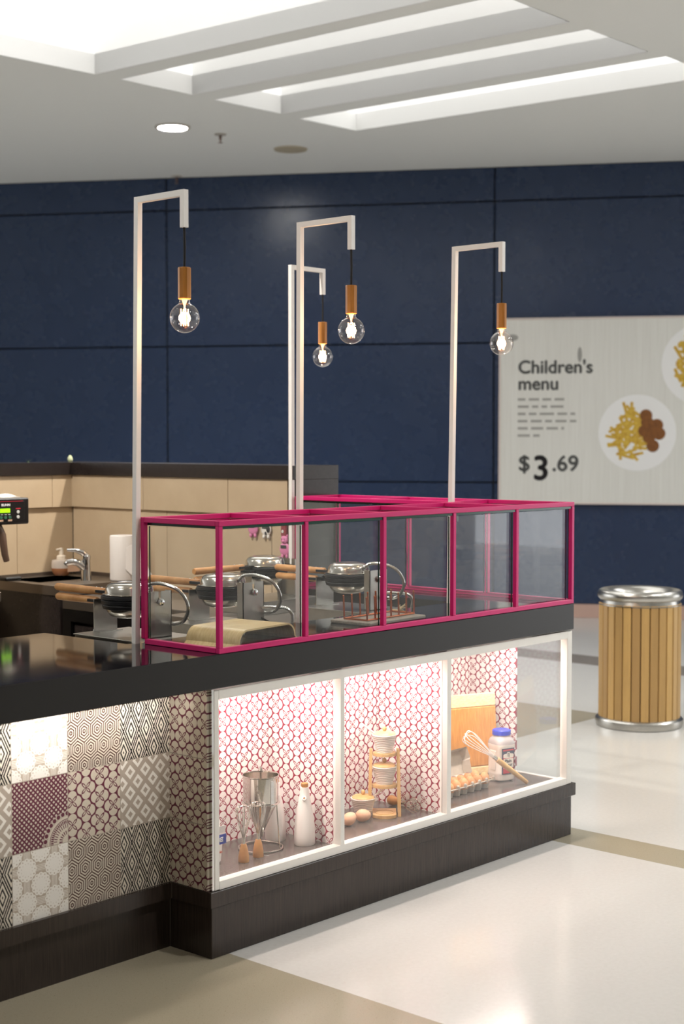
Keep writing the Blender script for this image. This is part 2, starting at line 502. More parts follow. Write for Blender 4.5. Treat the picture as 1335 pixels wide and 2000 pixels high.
# ------------------------------------------------------------------ the hall
CZ = 4.12
m = MB(); m.quad((-14, -13, 0), (16, -13, 0), (16, 16, 0), (-14, 16, 0)); struct(m.build('floor', 'terrazzo'))
OPEN = [[(3.411, 4.836), (3.63, 1.70), (1.55, 1.75), (1.35, 4.98)],
        [(3.6215, 4.8193), (4.2657, 4.7926), (4.5044, 1.7147), (3.79, 1.70)],
        [(4.484, 4.793), (5.144, 4.755), (5.42, 1.7207), (4.7114, 1.7183)],
        [(5.373, 4.773), (5.998, 4.741), (6.29, 1.70), (5.60, 1.694)]]
bm = bmesh.new(); es = []
for lp in [[(-14, -13), (16, -13), (16, 16), (-14, 16)]] + OPEN:
    vs = [bm.verts.new((x, y, CZ)) for x, y in lp]
    for i in range(4): es.append(bm.edges.new((vs[i], vs[(i+1) % 4])))
bmesh.ops.triangle_fill(bm, use_beauty=True, edges=es)
me = bpy.data.meshes.new('ceiling'); bm.to_mesh(me); bm.free(); me.materials.append(MATS['ceiling_paint'])
o = bpy.data.objects.new('ceiling', me); COL.objects.link(o); struct(o)
# lips and deep fins of the skylight
LIP = .137
m = MB()
def upright(p, q, h, t=.004):
    a, b = Vector((*p, CZ)), Vector((*q, CZ)); d = (b-a).normalized(); nn = Vector((-d.y, d.x, 0))*t
    m.loops([[a, b, b + Vector((0, 0, h)), a + Vector((0, 0, h))], [a+nn, b+nn, b+nn+Vector((0, 0, h)), a+nn+Vector((0, 0, h))]])
for q in OPEN:
    n = len(q)
    for i in range(4): upright(q[i], q[(i+1) % 4], LIP)
o = struct(m.build('trim_1', 'skylight_white'))
m = MB()
FH = .78
for L, Rr in ((0, 1), (1, 2), (2, 3)):
    # the fin between opening L and opening Rr
    l = OPEN[L]; r = OPEN[Rr]
    lf, ln = (l[0], l[1]) if L == 0 else (l[1], l[2])
    rf, rn = r[0], r[3]
    m.prism([lf, ln, rn, rf], CZ + .001, CZ + FH)
struct(m.build('trim_2', 'skylight_white'))
m = MB()
x0, x1, y0, y1, zt = .6, 7.2, 1.0, 5.5, CZ + 1.35
m.quad((x0, y0, CZ+.002), (x1, y0, CZ+.002), (x1, y0, zt), (x0, y0, zt)); m.quad((x0, y1, CZ+.002), (x1, y1, CZ+.002), (x1, y1, zt), (x0, y1, zt))
m.quad((x0, y0, CZ+.002), (x0, y1, CZ+.002), (x0, y1, zt), (x0, y0, zt)); m.quad((x1, y0, CZ+.002), (x1, y1, CZ+.002), (x1, y1, zt), (x1, y0, zt))
struct(m.build('trim_3', 'skylight_white'))
m = MB(); m.quad((x0, y0, zt), (x1, y0, zt), (x1, y1, zt), (x0, y1, zt)); struct(m.build('window_1', 'skylight_glow'))

m = MB(); m.box(-9.1, -9, -11, 16, 0, CZ); struct(m.build('wall_left', 'hall_wall'))
m = MB(); m.box(-9, 16, -11.1, -11, 0, CZ); struct(m.build('wall_front', 'hall_wall'))
# navy wall behind, built of large panels with narrow open joints
W0 = Vector((8.485, 4.1484, 0)); WD = Vector((.52127617, -.85338804, 0)); WN = Vector((-.85338804, -.52127617, 0))   # WN faces the camera
def wp(l, z, n=0): p = W0 + WD*l + WN*n; return Vector((p.x, p.y, z))
WM = Matrix(((WD.x, 0, WN.x, W0.x), (WD.y, 0, WN.y, W0.y), (0, 1, 0, 0), (0, 0, 0, 1)))     # local x along, y up, z out
m = MB()
ls = [-13.5, -10.3, -7.15, -3.96, -.836, 2.29, 5.4, 8.5]; zs = [.12, 1.234, 2.518, 3.81, 4.12]
g = .007
for a, b in zip(ls, ls[1:]):
    for c, d in zip(zs, zs[1:]): m.box(a+g, b-g, c+g, d-g, -.02, 0, .003)
m.xf(WM); struct(m.build('wall_back', 'navy_paint'))
m = MB(); m.box(-13.5, 8.5, 0, 4.12, -.06, -.016); m.xf(WM); struct(m.build('trim_4', 'black_gap'))
m = MB(); m.box(-13.5, 8.5, 0, .123, -.016, .012, .003); m.xf(WM); struct(m.build('baseboard_back', 'skirting'))

# ------------------------------------------------------------------ counter base
zb, zt, zs_, zf = .848, .954, .2133, .1635     # slab underside, slab top, ledge top, ledge bottom
L = 1.974
cb = thing('counter_base', 'dark counter body with patterned tile panel and brown plinth under the black worktop', 'counter', (1, .4, 0))
m = MB()
m.prism([(-.026, .012), (1.984, .012), (1.984, 1.27), (1.66, 1.27), (1.66, .78), (-1.7, .78), (-1.7, .205), (-.026, .205)], 0, zf, .002)
lab(m.build('plinth', 'plinth', cb, True), 'dark brown wood grained plinth')
m = MB()
m.prism([(-.040, 0), (1.998, 0), (1.998, 1.28), (1.66, 1.28), (1.66, .79), (-1.7, .79), (-1.7, .1934-.012), (-.040, .1934-.012)], zf, zs_, .0015)
lab(m.build('ledge', 'plinth', cb, True), 'dark brown projecting ledge')
m = MB(); m.box(-.036, L, .54, .78, zs_, .797); m.box(-1.7, -.037, .212, .78, zs_, zb - .001); m.box(1.66, L, .78, 1.27, zs_, zb - .001)
m.build('carcass', 'dark_laminate', cb, True)
# tiled front panel: one face per tile
m = MB(); cols = [[('tile_circles', 0)]]
names = ['tile_circles', 'tile_hexagons', 'tile_diamonds', 'tile_lozenges', 'tile_flowers', 'tile_lattice', 'dark_laminate']
grid = [['tile_diamonds', 'tile_lozenges', 'tile_diamonds'], ['tile_hexagons', 'tile_circles', 'tile_hexagons'], ['tile_flowers', 'tile_lattice', 'tile_flowers'], ['tile_diamonds', 'tile_lozenges', 'tile_diamonds'],
        ['tile_hexagons', 'tile_circles', 'tile_hexagons'], ['tile_flowers', 'tile_lattice', 'tile_flowers'], ['tile_diamonds', 'tile_lozenges', 'tile_diamonds'], ['tile_hexagons', 'tile_circles', 'tile_hexagons']]
for ci, colm in enumerate(grid):                      # from the corner to the left, rows bottom to top
    for ri, nm in enumerate(colm):
        xa, xb = X0 - .2005*(ci+1), X0 - .2005*ci; za = Z0 + .2075*ri; zc = min(za + .2075, zb - .001)
        m.mi = names.index(nm); m.quad((xa, .1934, za), (xb, .1934, za), (xb, .1934, zc), (xa, .1934, zc))
m.mi = 6; m.box(-1.64, -.0355, .1936, .211, zs_, zb - .002)
o = m.build('tile_panel', names, cb); o.data.transform(Matrix.Identity(4)); o.location = -Vector(cb.location)
lab(o, 'patchwork of black, beige, white and burgundy patterned tiles')

# worktop: one L-shaped slab
m = MB()
m.prism([(-1.7, 0), (1.976, 0), (1.976, 1.293), (1.687, 1.293), (1.687, .39), (-.04, .39), (-.04, .83), (-1.7, .83)], zb, zt, .0025)
o = m.build('worktop', ['worktop', 'worktop_edge']);
for f in o.data.polygons:
    if abs(f.normal.z) < .5: f.material_index = 1
tag(base_at(o, (0, .2, zb)), 'long glossy black worktop running along the whole counter front', 'worktop')

# lower shelf behind the worktop that carries the irons
m = MB(); m.prism([(-.036, .394), (1.683, .394), (1.683, 1.29), (.9, 1.29), (.9, .85), (-.036, .85)], .849, .898, .002)
o = m.build('machine_shelf', 'dark_steel'); tag(base_at(o, (.8, .6, .849)), 'lower dark steel shelf behind the worktop carrying the waffle irons', 'shelf')

# ------------------------------------------------------------------ lit display case under the worktop
dc = thing('display_case', 'lit glass-fronted display case with white frame under the black worktop', 'display case', (1, .2, zs_))
fy0, fy1 = .008, .042
m = MB()
z0_, z1_ = zs_ + .001, zb - .006
m.box(-.016, .006, fy0, .045, z0_, z1_, .002)
m.box(1.942, 1.976, fy0, fy1, z0_, z1_, .002)
for xa, xb in ((.0055, .5688), (.5872, 1.1528), (1.1752, 1.9425)):
    m.box(xa, xb, fy0, fy1, z1_ - .03, z1_); m.box(xa, xb, fy0, fy1, z0_, z0_ + .026)
m.box(.5685, .5875, fy0, fy1, z0_, z1_); m.box(1.1525, 1.1755, fy0, fy1, z0_, z1_)
lab(m.build('frame', 'white_frame', dc, True), 'white painted metal frame')
m = MB(); m.box(.006, L - .002, .012, .54, zs_ + .001, .2245); lab(m.build('bottom_board', 'shelf_laminate', dc, True), 'dark grey laminate display floor')
m = MB(); m.box(.006, .62, .372, .386, .2245, zb - .001); o = m.build('back_panel', 'tile_back', dc); o.location = -Vector(dc.location)
lab(o, 'circle and flower tile panel, its colours brightened for the lit bay')
m = MB(); m.box(.62, 1.20, .372, .386, .2245, zb - .001); o = m.build('back_panel', 'tile_back', dc); o.location = -Vector(dc.location)
m = MB(); m.box(1.20, L, .52, .534, .2245, zb - .001); o = m.build('back_panel', 'tile_back', dc); o.location = -Vector(dc.location)
for xx, ya in ((.602, .37), (1.185, .52)):
    m = MB(); m.box(xx, xx + .014, .047, ya, .2245, zb - .001); o = m.build('divider', 'tile_side', dc); o.location = -Vector(dc.location)
m = MB(); m.box(L - .006, L + .004, .281, .52, .2245, zb - .001); o = m.build('end_panel', 'tile_side', dc); o.location = -Vector(dc.location)
m = MB(); m.box(-.0355, -.0165, .02, .372, zs_ + .001, zb - .002); o = m.build('side_panel', 'tile_return', dc); o.location = -Vector(dc.location)
lab(o, 'side panel of beige tiles with burgundy circles')
m = MB(); m.box(-.024, -.0155, .010, .022, zs_ + .001, zb - .003); lab(m.build('corner_strip', 'chrome', dc, True), 'bright metal corner strip')
for xa, xb in ((.006, .5685), (.5875, 1.1525), (1.1755, 1.942)):
    m = MB(); m.box(xa, xb, .030, .034, z0_ + .026, z1_ - .03); m.build('glass_pane', 'case_glass', dc, True)
m = MB(); m.box(L - .008, L - .003, .046, .280, .226, zb - .002); lab(m.build('end_glass', 'case_glass', dc, True), 'clear end glass')
m = MB(); m.box(L - .016, L - .002, .044, .281, .2246, .2275); m.build('glass_channel', 'white_frame', dc, True)
for xa, xb in ((.03, .55), (.64, 1.13), (1.22, 1.92)):
    m = MB(); m.box(xa, xb, .165, .178, zb - .012, zb - .002); m.build('light_strip', 'bright_strip', dc, True)
m = MB(); m.box(-.98, -.07, .048, .062, zb - .0055, zb - .0005); o = m.build('light_strip', 'bright_strip')
tag(base_at(o, (-.52, .036, zb - .01)), 'slim light strip under the worktop above the patterned tiles', 'light')

# ------------------------------------------------------------------ pink framed glass guard
H1 = zt + .4125
gg = thing('glass_guard', 'bright pink framed glass guard standing on the black worktop', 'glass guard', (1, .2, zt))
s = .017; d = .37; d2 = .2876; Yf = 1.293
def rail(name, a, b, t=s):
    """square tube between two points (axis aligned)"""
    a, b = Vector(a), Vector(b); lo = Vector([min(p, q) for p, q in zip(a, b)]); hi = Vector([max(p, q) for p, q in zip(a, b)])
    q = MB(); q.box(lo.x, hi.x, lo.y, hi.y, lo.z, hi.z, .0015); return q.build(name, 'pink_paint', gg, True)
zt1 = zt + .0005
for zz in (zt1, H1 - s):
    rail('rail', (0, 0, zz), (L, s, zz + s))
    if zz > zt1: rail('rail', (0, d - s, zz), (L - d2, d, zz + s))
    rail('rail', (0, s, zz), (s, d - s, zz + s))
    rail('rail', (L - s, s, zz), (L, Yf, zz + s))
    if zz > zt1: rail('rail', (L - d2, d - s, zz), (L - d2 + s, Yf, zz + s))
    rail('rail', (L - d2 + s, Yf - s, zz), (L - s, Yf, zz + s))
xs = [0, L/5, 2*L/5, 3*L/5, 4*L/5, L]
for i in range(1, 5):
    rail('rail', (xs[i] - s/2, s, H1 - s), (xs[i] + s/2, d - s, H1))
    rail('post', (xs[i] - s/2, 0, zt1 + s), (xs[i] + s/2, s, H1 - s))
rail('post', (0, 0, zt1 + s), (s, s, H1 - s)); rail('post', (L - s, 0, zt1 + s), (L, s, H1 - s)); rail('post', (0, d - s, zt1 + s), (s, d, H1 - s))
for yy in (.43, .86):
    rail('post', (L - s, yy - s/2, zt1 + s), (L, yy + s/2, H1 - s)); rail('rail', (L - d2 + s, yy - s/2, H1 - s), (L - s, yy + s/2, H1))
rail('post', (L - s, Yf - s, zt1 + s), (L, Yf, H1 - s)); rail('post', (L - d2, Yf - s, zt1 + s), (L - d2 + s, Yf, H1 - s))
def pane(x0, x1, y0, y1, z0, z1, nm='glass_pane'):
    q = MB(); q.box(x0, x1, y0, y1, z0, z1); o = q.build(nm, ['glass', 'glass_edge'], gg, True)
    thin = min((x1-x0, 0), (y1-y0, 1), (z1-z0, 2))[1]
    for f in o.data.polygons:
        if abs(f.normal[thin]) < .5: f.material_index = 1
    return o
gz0, gz1 = zt1 + s - .002, H1 - s - .0125
for i in range(5): pane(xs[i] + .012, xs[i+1] - .010, s + .001, s + .007, gz0, gz1)
pane(s + .001, s + .007, s + .008, d - s - .004, gz0, gz1)
for a, b in ((s, .43), (.43, .86), (.86, Yf - s)): pane(L - s - .007, L - s - .001, a + .010, b - .006, gz0, gz1)
pane(L - d2 + s + .004, L - s - .008, Yf - s - .007, Yf - s - .001, gz0, gz1)
pane(L - d2 + s + .001, L - d2 + s + .007, d + .02, Yf - s - .010, H1 - s - .065, H1 - s - .006)
for i in range(5): pane(xs[i] + (s + .001 if i == 0 else s/2 + .001), xs[i+1] - (s + .001 if i == 4 else s/2 + .001), .004, d - .004, H1 - s - .0095, H1 - s - .0005, 'top_pane')
for a, b in ((.37, .43), (.43, .86), (.86, Yf - s)): pane(L - d2 + s + .001, L - .004, a + .010, b - .010, H1 - s - .0095, H1 - s - .0005, 'top_pane')

# ------------------------------------------------------------------ lamp posts with bare globe bulbs
def lamp_post(label, base, top, arm, reach, zdrop=2.28):
    """square white tube going up, over and down; cord, wooden socket and globe bulb"""
    B = Vector((*base, zt)); q = .0095
    T = Vector((*top, 2.388)); e = Vector((*arm, 0)).normalized(); side = Vector((-e.y, e.x, 0)); D = T + e*reach
    t = thing('lamp_post', label, 'lamp', B, 0, 'white bent lamp posts on the counter')
    path = [B, T, D, Vector((D.x, D.y, zdrop))]
    m = MB()
    def ring(p, a, b): return [p + a*q + b*q, p - a*q + b*q, p - a*q - b*q, p + a*q - b*q]
    up = Vector((0, 0, 1))
    rings = [ring(B, e, side)]
    rings.append([p + Vector((0, 0, 0)) for p in (T - e*q - up*0 + side*q*0, )] and
                 [T + (-up*q + e*q) + side*q, T + (up*q - e*q) + side*q, T + (up*q - e*q) - side*q, T + (-up*q + e*q) - side*q])
    rings.append([D + (-up*q - e*q) + side*q, D + (up*q + e*q) + side*q, D + (up*q + e*q) - side*q, D + (-up*q - e*q) - side*q])
    E = path[3]
    rings.append([E - e*q + side*q, E + e*q + side*q, E + e*q - side*q, E - e*q - side*q])
    m.loops(rings); m.build('post', 'pole_white', t, True)
    cx, cy = D.x, D.y
    m = MB(); m.tube([(cx, cy, zdrop + .002), (cx + .0015, cy, zdrop - .06), (cx, cy, 2.15)], .004, 8); m.build('cord', 'black_cord', t, True)
    m = MB(); m.lathe([(.0, 2.156), (.019, 2.156), (.0205, 2.154), (.0205, 2.059), (.019, 2.057), (0, 2.057)], (cx, cy, 0), 10, caps=False)
    m.build('socket', 'socket_wood', t, True)
    # globe
    prof = [(.0165, 2.056), (.0175, 2.048)]
    for i in range(0, 15):
        th = math.radians(24 + (180-24)*i/14); prof.append((max(.0475*math.sin(th), .0002), 1.9985 + .0475*math.cos(th)))
    m = MB(); m.lathe(prof, (cx, cy, 0), 32, caps=False); b = m.build('bulb', 'bulb_glass', t, True)
    m = MB(); ang = math.atan2(e.y, e.x)
    for k in range(4):
        a = PI/4 + k*PI/2 + .35; r_ = .0125
        m.tube([(cx + r_*math.cos(a)*.93, cy + r_*math.sin(a)*.93, 2.026), (cx + r_*math.cos(a), cy + r_*math.sin(a), 2.0), (cx + r_*math.cos(a)*.93, cy + r_*math.sin(a)*.93, 1.974)], .0014, 8)
    f = m.build('filament', 'filament', None); f.data.transform(Matrix.Translation(-t.location)); f.parent = b
    m = MB(); m.lathe([(.010, 2.056), (.006, 2.046), (.003, 2.036), (.0025, 2.022), (.0003, 2.021)], (cx, cy, 0), 12)
    g_ = m.build('stem', 'filament_post', None); g_.data.transform(Matrix.Translation(-t.location)); g_.parent = b
    lamp('bulb_light', 'POINT', (cx, cy, 1.999), 2.2, (1, .58, .30), .02)
    return t
lamp_post('tall white bent lamp post at the left end of the pink glass guard', (-.0095, .385), (.012, .385), (0, -1), .22)
lamp_post('white bent lamp post behind the second bay of the glass guard, bulb over the front', (.757, .381), (.765, .381), (0, -1), .245)
lamp_post('rightmost white lamp post, leaning slightly, in front of the menu board', (1.645, .381), (1.672, .381), (0, -1), .232)
lamp_post('farthest white lamp post, smallest bulb, beside the brown partition end', (1.677, 1.305), (1.677, 1.305), (1, 0), .205)

# ------------------------------------------------------------------ bubble waffle irons
def waffle_iron(label, loc, rz=0, hoses=2, cable=False):
    t = thing('waffle_iron', label, 'waffle iron', loc, rz, 'steel bubble waffle irons behind the glass guard')
    m = MB(); m.box(-.12, .12, -.17, .17, 0, .0545, .002); m.box(-.124, .124, -.174, .174, .052, .056, .001)
    bx_ = m.build('base', 'steel', t)
    m = MB(); m.box(.122, .126, -.10, -.075, .018, .038, .001); o = m.build('switch', 'red_switch', bx_)
    # front upright with slot
    m = MB()
    for xa, xb in ((-.052, -.006), (.006, .052)): m.box(xa, xb, -.135, -.132, .056, .212)
    m.box(-.006, .006, -.135, -.132, .056, .170); m.box(-.052, -.049, -.135, -.105, .056, .212); m.box(.049, .052, -.135, -.105, .056, .212)
    m.box(-.052, .052, -.135, -.105, .056, .059)
    p = m.build('upright', 'steel', t)
    m = MB(); m.cyl((0, -.146, .176), (0, -.10, .176), .007); m.lathe([(.0001, 0), (.011, 0), (.013, .004), (.011, .010), (.0001, .012)], (0, 0, 0), 10, Matrix.Translation((0, -.136, .176)) @ Matrix.Rotation(PI/2, 4, 'X'))
    m.build('bolt', 'chrome', p)
    m = MB(); m.box(-.051, .051, .150, .153, .056, .169); m.box(-.051, .051, .120, .153, .056, .0585)
    p2 = m.build('upright', 'steel', t)
    m = MB()
    for xx in (-.03, .03): m.cyl((xx, .162, .056), (xx, .162, .064), .006, n=8)
    m.cyl((-.045, .162, .060), (.045, .162, .060), .0035, n=8); m.build('bolt', 'chrome', p2)
    if cable:
        m = MB(); m.tube([(.02, -.05, .060), (.045, -.02, .078), (.05, -.06, .092), (.03, -.12, .088), (.06, -.165, .062), (.05, -.178, .03), (.03, -.180, .008)], .004, 8); m.build('power_cable', 'black_rubber', t)
    C = (0, .022, .176)
    m = MB(); m.lathe([(.0001, -.064), (.045, -.063), (.066, -.056), (.078, -.040), (.080, -.032)], C, 40); lab(m.build('lower_bowl', 'dome_steel', t), 'stainless lower bowl')
    m = MB(); m.lathe([(.078, -.034), (.090, -.031), (.093, -.020), (.091, -.016), (.096, -.013), (.097, -.002), (.094, .001)], C, 40)
    m.box(-.035, .035, .105, .135, .165, .178, .003)
    m.build('lower_plate', 'cast_iron', t)
    m = MB(); m.lathe([(.094, .0015), (.098, .003), (.097, .012), (.090, .016)], C, 40); m.build('upper_plate', 'cast_iron', t)
    m = MB(); m.lathe([(.091, .016), (.093, .0175), (.085, .019), (.0835, .024), (.081, .038), (.074, .049), (.062, .055), (.045, .0575), (.040, .056), (.0001, .056)], C, 48); lab(m.build('upper_dome', 'dome_steel', t), 'polished stainless dome')
    m = MB(); m.cyl((0, -.075, .205), (0, -.125, .185), .006, n=8); m.box(-.012, .012, -.118, -.092, .172, .184, .002); m.build('hinge', 'dark_steel', t)
    for sgn, y0, y1, zc in ((1, .150, .425, .192), (-1, .195, .420, .158)):
        m = MB(); m.box(-.019, -.010, .10, y0 + .035, zc - .005, zc + .005, .001); m.box(.010, .019, .10, y0 + .035, zc - .005, zc + .005, .001)
        m.box(-.019, .019, .10, .118, zc - .005, zc + .005)
        k = m.build('fork', 'cast_iron', t)
        m = MB(); R = Matrix.Translation((0, y0, zc)) @ Matrix.Rotation(-PI/2, 4, 'X'); Lh = y1 - y0
        m.lathe([(.0105, 0), (.0125, .003), (.013, .05), (.0138, Lh*.6), (.0135, Lh - .006), (.011, Lh)], (0, 0, 0), 18, R)
        h = m.build('handle', 'handle_wood', t)
        if sgn > 0:
            for yy in (y0 + .02, y0 + .05):
                m = MB(); m.ell((0, yy, zc + .0125), (.004, .004, .002), 8, 6); m.build('screw', 'chrome', h)
    # corrugated metal hoses
    def hose(pts, n=90):
        P = [Vector(p) for p in pts]; out = []
        for i in range(n):
            f = i/(n-1)*(len(P)-1); k = min(int(f), len(P)-2); u = f-k
            a = P[max(k-1, 0)]; b = P[k]; c = P[k+1]; dd = P[min(k+2, len(P)-1)]
            out.append(.5*((2*b) + (c-a)*u + (2*a-5*b+4*c-dd)*u*u + (3*b-a-3*c+dd)*u**3))
        q = MB(); q.tube(out, [.0068 if i % 2 else .0054 for i in range(n)], 8); return q
    if hoses > 0:
        h = hose([(0, -.062, .214), (.0, -.085, .232), (.01, -.14, .236), (.03, -.20, .215), (.045, -.225, .165), (.05, -.20, .115), (.05, -.155, .098), (.06, -.12, .10)]).build('hose', 'steel', t)
        m = MB(); m.cyl((0, -.048, .205), (0, -.066, .217), .011, n=6); m.build('nut', 'chrome', h)
    if hoses > 1:
        h2 = hose([(.0, -.065, .135), (.03, -.11, .12), (.07, -.165, .118), (.115, -.185, .112), (.14, -.19, .09), (.15, -.18, .06), (.150, -.17, .035), (.146, -.165, .012)]).build('hose', 'steel', t)
    return t
IRON = 'double hinged bubble waffle iron'
waffle_iron('leftmost steel bubble waffle iron, its wooden handles left of the white pole', (.14, .572, .898), 0, 1)
waffle_iron('steel bubble waffle iron behind the bent plywood riser, second from left', (.58, .572, .898), 0, 2, True)
waffle_iron('steel bubble waffle iron behind the copper peg rack', (1.265, .572, .898), 0, 2)
waffle_iron('steel bubble waffle iron turned sideways below the animal timers', (1.314, 1.09, .898), PI/2, 0)

# ------------------------------------------------------------------ things inside the glass guard
t = thing('plywood_riser', 'pale bent plywood riser inside the left bay of the glass guard', 'display riser', (.265, .175, zt + .0005), math.radians(7))
m = MB(); outer = []; inner = []
Wd, Hh, rr, th = .150, .056, .045, .006
def arch(w_, h_, r_):
    pts = [(-w_ - .012, 0)]
    for i in range(9):
        a = PI - (PI/2)*i/8; pts.append((-w_ + r_ + r_*math.cos(a), h_ - r_ + r_*math.sin(a)))
    for i in range(9):
        a = PI/2 - (PI/2)*i/8; pts.append((w_ - r_ + r_*math.cos(a), h_ - r_ + r_*math.sin(a)))
    pts.append((w_ + .012, 0)); return pts
oa = arch(Wd, Hh, rr); ia = arch(Wd - th, Hh - th, rr - th)
poly = oa + ia[::-1]
a_ = [[(x, yy, z) for x, z in oa] for yy in (-.11, .11)]; b_ = [[(x, yy, z) for x, z in ia] for yy in (-.11, .11)]
for q in range(len(oa)-1):
    m.quad(a_[0][q], a_[0][q+1], a_[1][q+1], a_[1][q]); m.quad(b_[0][q], b_[0][q+1], b_[1][q+1], b_[1][q])
    for k in (0, 1): m.quad(a_[k][q], a_[k][q+1], b_[k][q+1], b_[k][q])
for q in (0, -1): m.quad(a_[0][q], a_[1][q], b_[1][q], b_[0][q])
bmesh.ops.remove_doubles(m.bm, verts=m.bm.verts, dist=1e-5)
m.build('bent_shell', 'bent_ply', t)

t = thing('serving_board', 'grey wooden serving board with rope tail under the copper peg rack', 'board', (.995, .205, zt + .0005), math.radians(2.5))
m = MB(); m.box(-.1675, .1675, -.0925, .0925, 0, .013, .003); m.build('board', 'board_wood', t)
m = MB(); m.tube([(.15, .06, .013), (.175, .065, .017), (.195, .06, .012), (.20, .055, .006)], .007, 8)
for k in range(26):
    a = random.uniform(-.5, .9); b = random.uniform(-.7, .7); l_ = random.uniform(.03, .05)
    m.tube([(.192, .058, .014), (.192 + l_*.5*math.cos(b), .058 + l_*.3*math.sin(b), .018 + l_*.4*max(a, .0)), (.192 + l_*.9*math.cos(b), .058 + l_*.5*math.sin(b), .010 + l_*.9*max(a, -.1))], .0016, 5)
m.build('rope_tail', 'rope', t)
t = thing('peg_rack', 'copper wire rack with two rows of upright pegs on the grey board', 'rack', (1.0, .205, zt + .0138), math.radians(4))
m = MB(); a, b = .145, .052
m.tube([(-a, -b, .004), (a, -b, .004), (a, b, .004), (-a, b, .004)], .0036, 8, closed=True); m.build('base_ring', 'copper', t)
for k in range(7):
    for sg in (-1, 1):
        m = MB(); xx = -a + 2*a*k/6; m.tube([(xx, sg*b, .004), (xx - .002, sg*b, .05), (xx - .004, sg*b, .086)], .0034, 8); m.ell((xx - .004, sg*b, .086), (.0036, .0036, .0036), 8, 6)
        m.build('peg', 'copper', t)

# ------------------------------------------------------------------ partition walls behind the kitchen
pw = thing('partition_wall', 'tall beige tiled partition with black top cap behind the sink', 'partition', (1.2, 2.9, 0))
m = MB(); m.prism([(-1.6, 2.92), (1.707, 2.92), (1.707, 1.30), (1.974, 1.30), (1.974, 3.19), (-1.6, 3.19)], 0, 1.44); lab(m.build('core', 'dark_laminate', pw, True), 'dark brown end and body')
m = MB(); m.prism([(-1.6, 2.885), (1.672, 2.885), (1.672, 1.293), (1.978, 1.293), (1.978, 3.2), (-1.6, 3.2)], 1.4395, 1.503, .0015); lab(m.build('top_cap', 'dark_laminate', pw, True), 'black top cap')
m = MB(); m.box(1.690, 1.976, 1.2935, 1.302, 0, 1.4395); lab(m.build('end_cap', 'dark_laminate', pw, True), 'dark brown end face')
def slabs(ax, segs, z0, z1, face, depth):
    for a, b in segs:
        if ax == 'x': m.box(a + .0012, b - .0012, face, face + depth, z0, z1, .001)
        else: m.box(face, face + depth, a + .0012, b - .0012, z0, z1, .001)
m = MB()
slabs('x', [(-1.6, .40), (.40, 1.557), (1.557, 1.687)], 1.274, 1.4392, 2.895, .026)
slabs('y', [(1.336, 1.7246), (1.7246, 2.33), (2.33, 2.90)], 1.274, 1.4392, 1.682, .024)
m.build('upper_band', 'concrete_tile', pw, True)
m = MB()
slabs('x', [(-1.6, .19), (.19, 1.347), (1.347, 1.700)], .0, 1.273, 2.910, .012)
slabs('y', [(1.336, 1.45), (1.45, 2.1693), (2.1693, 2.905)], .0, 1.273, 1.696, .012)
m.build('lower_panel', 'concrete_tile', pw, True)

# sink unit in the corner
su = thing('sink_unit', 'steel sink counter with dark cabinet in the kitchen corner', 'sink', (1.44, 2.63, 0))
sx0, sx1, sy0, sy1, sz = 1.19, 1.694, 2.36, 2.908, .925
m = MB(); bx0, bx1, by0, by1 = 1.25, 1.58, 2.60, 2.85
for a, b, c, e in ((sx0, bx0, sy0, sy1), (bx1, sx1, sy0, sy1), (bx0, bx1, sy0, by0), (bx0, bx1, by1, sy1)): m.box(a, b, c, e, sz - .045, sz)
m.box(sx0, sx1, sy1 - .012, sy1, sz, sz + .018); m.box(sx1 - .012, sx1, sy0, sy1, sz, sz + .018)
m.build('sink_top', 'dark_steel', su, True)
m = MB()
m.quad((bx0, by0, sz), (bx1, by0, sz), (bx1, by0, sz - .15), (bx0, by0, sz - .15)); m.quad((bx0, by1, sz), (bx1, by1, sz), (bx1, by1, sz - .15), (bx0, by1, sz - .15))
m.quad((bx0, by0, sz), (bx0, by1, sz), (bx0, by1, sz - .15), (bx0, by0, sz - .15)); m.quad((bx1, by0, sz), (bx1, by1, sz), (bx1, by1, sz - .15), (bx1, by0, sz - .15))
m.quad((bx0, by0, sz - .15), (bx1, by0, sz - .15), (bx1, by1, sz - .15), (bx0, by1, sz - .15)); m.build('basin', 'steel', su, True)
m = MB(); m.box(sx0 + .006, sx1, sy0 + .006, sy1, 0, .77); m.box(sx0 + .006, bx0 - .01, sy0 + .006, sy1, .77, sz - .045); m.box(bx0 - .01, sx1, sy0 + .006, by0 - .01, .77, sz - .045); m.build('cabinet', 'dark_laminate', su, True)
t = thing('faucet', 'chrome single lever mixer tap at the sink', 'tap', (1.487, 2.536, sz))
t.rotation_euler = (0, 0, math.radians(-20))
m = MB(); m.lathe([(.0001, 0), (.027, 0), (.026, .01), (.023, .05), (.022, .10), (.024, .118), (.020, .126), (.0001, .128)], (0, 0, 0), 24)
m.build('body', 'chrome', t)
m = MB(); m.tube([(-.005, 0, .06), (-.04, 0, .088), (-.07, 0, .094), (-.098, 0, .090), (-.106, 0, .081)], [.020, .018, .016, .015, .013], 14); m.build('spout', 'chrome', t)
m = MB(); m.tube([(.0, 0, .12), (-.02, 0, .140), (-.055, 0, .150), (-.098, 0, .152)], [.018, .015, .009, .007], 12); m.build('lever', 'chrome', t)
t = thing('soap_bottle', 'amber foam soap bottle with white pump beside the tap', 'soap bottle', (1.50, 2.70, sz + .0005))
t.location = (1.575, 2.85, sz + .0005)
m = MB(); m.lathe([(.0001, 0), (.034, 0), (.042, .010), (.050, .030), (.050, .038)], (0, 0, 0), 28); m.build('liquid', 'soap_liquid', t)
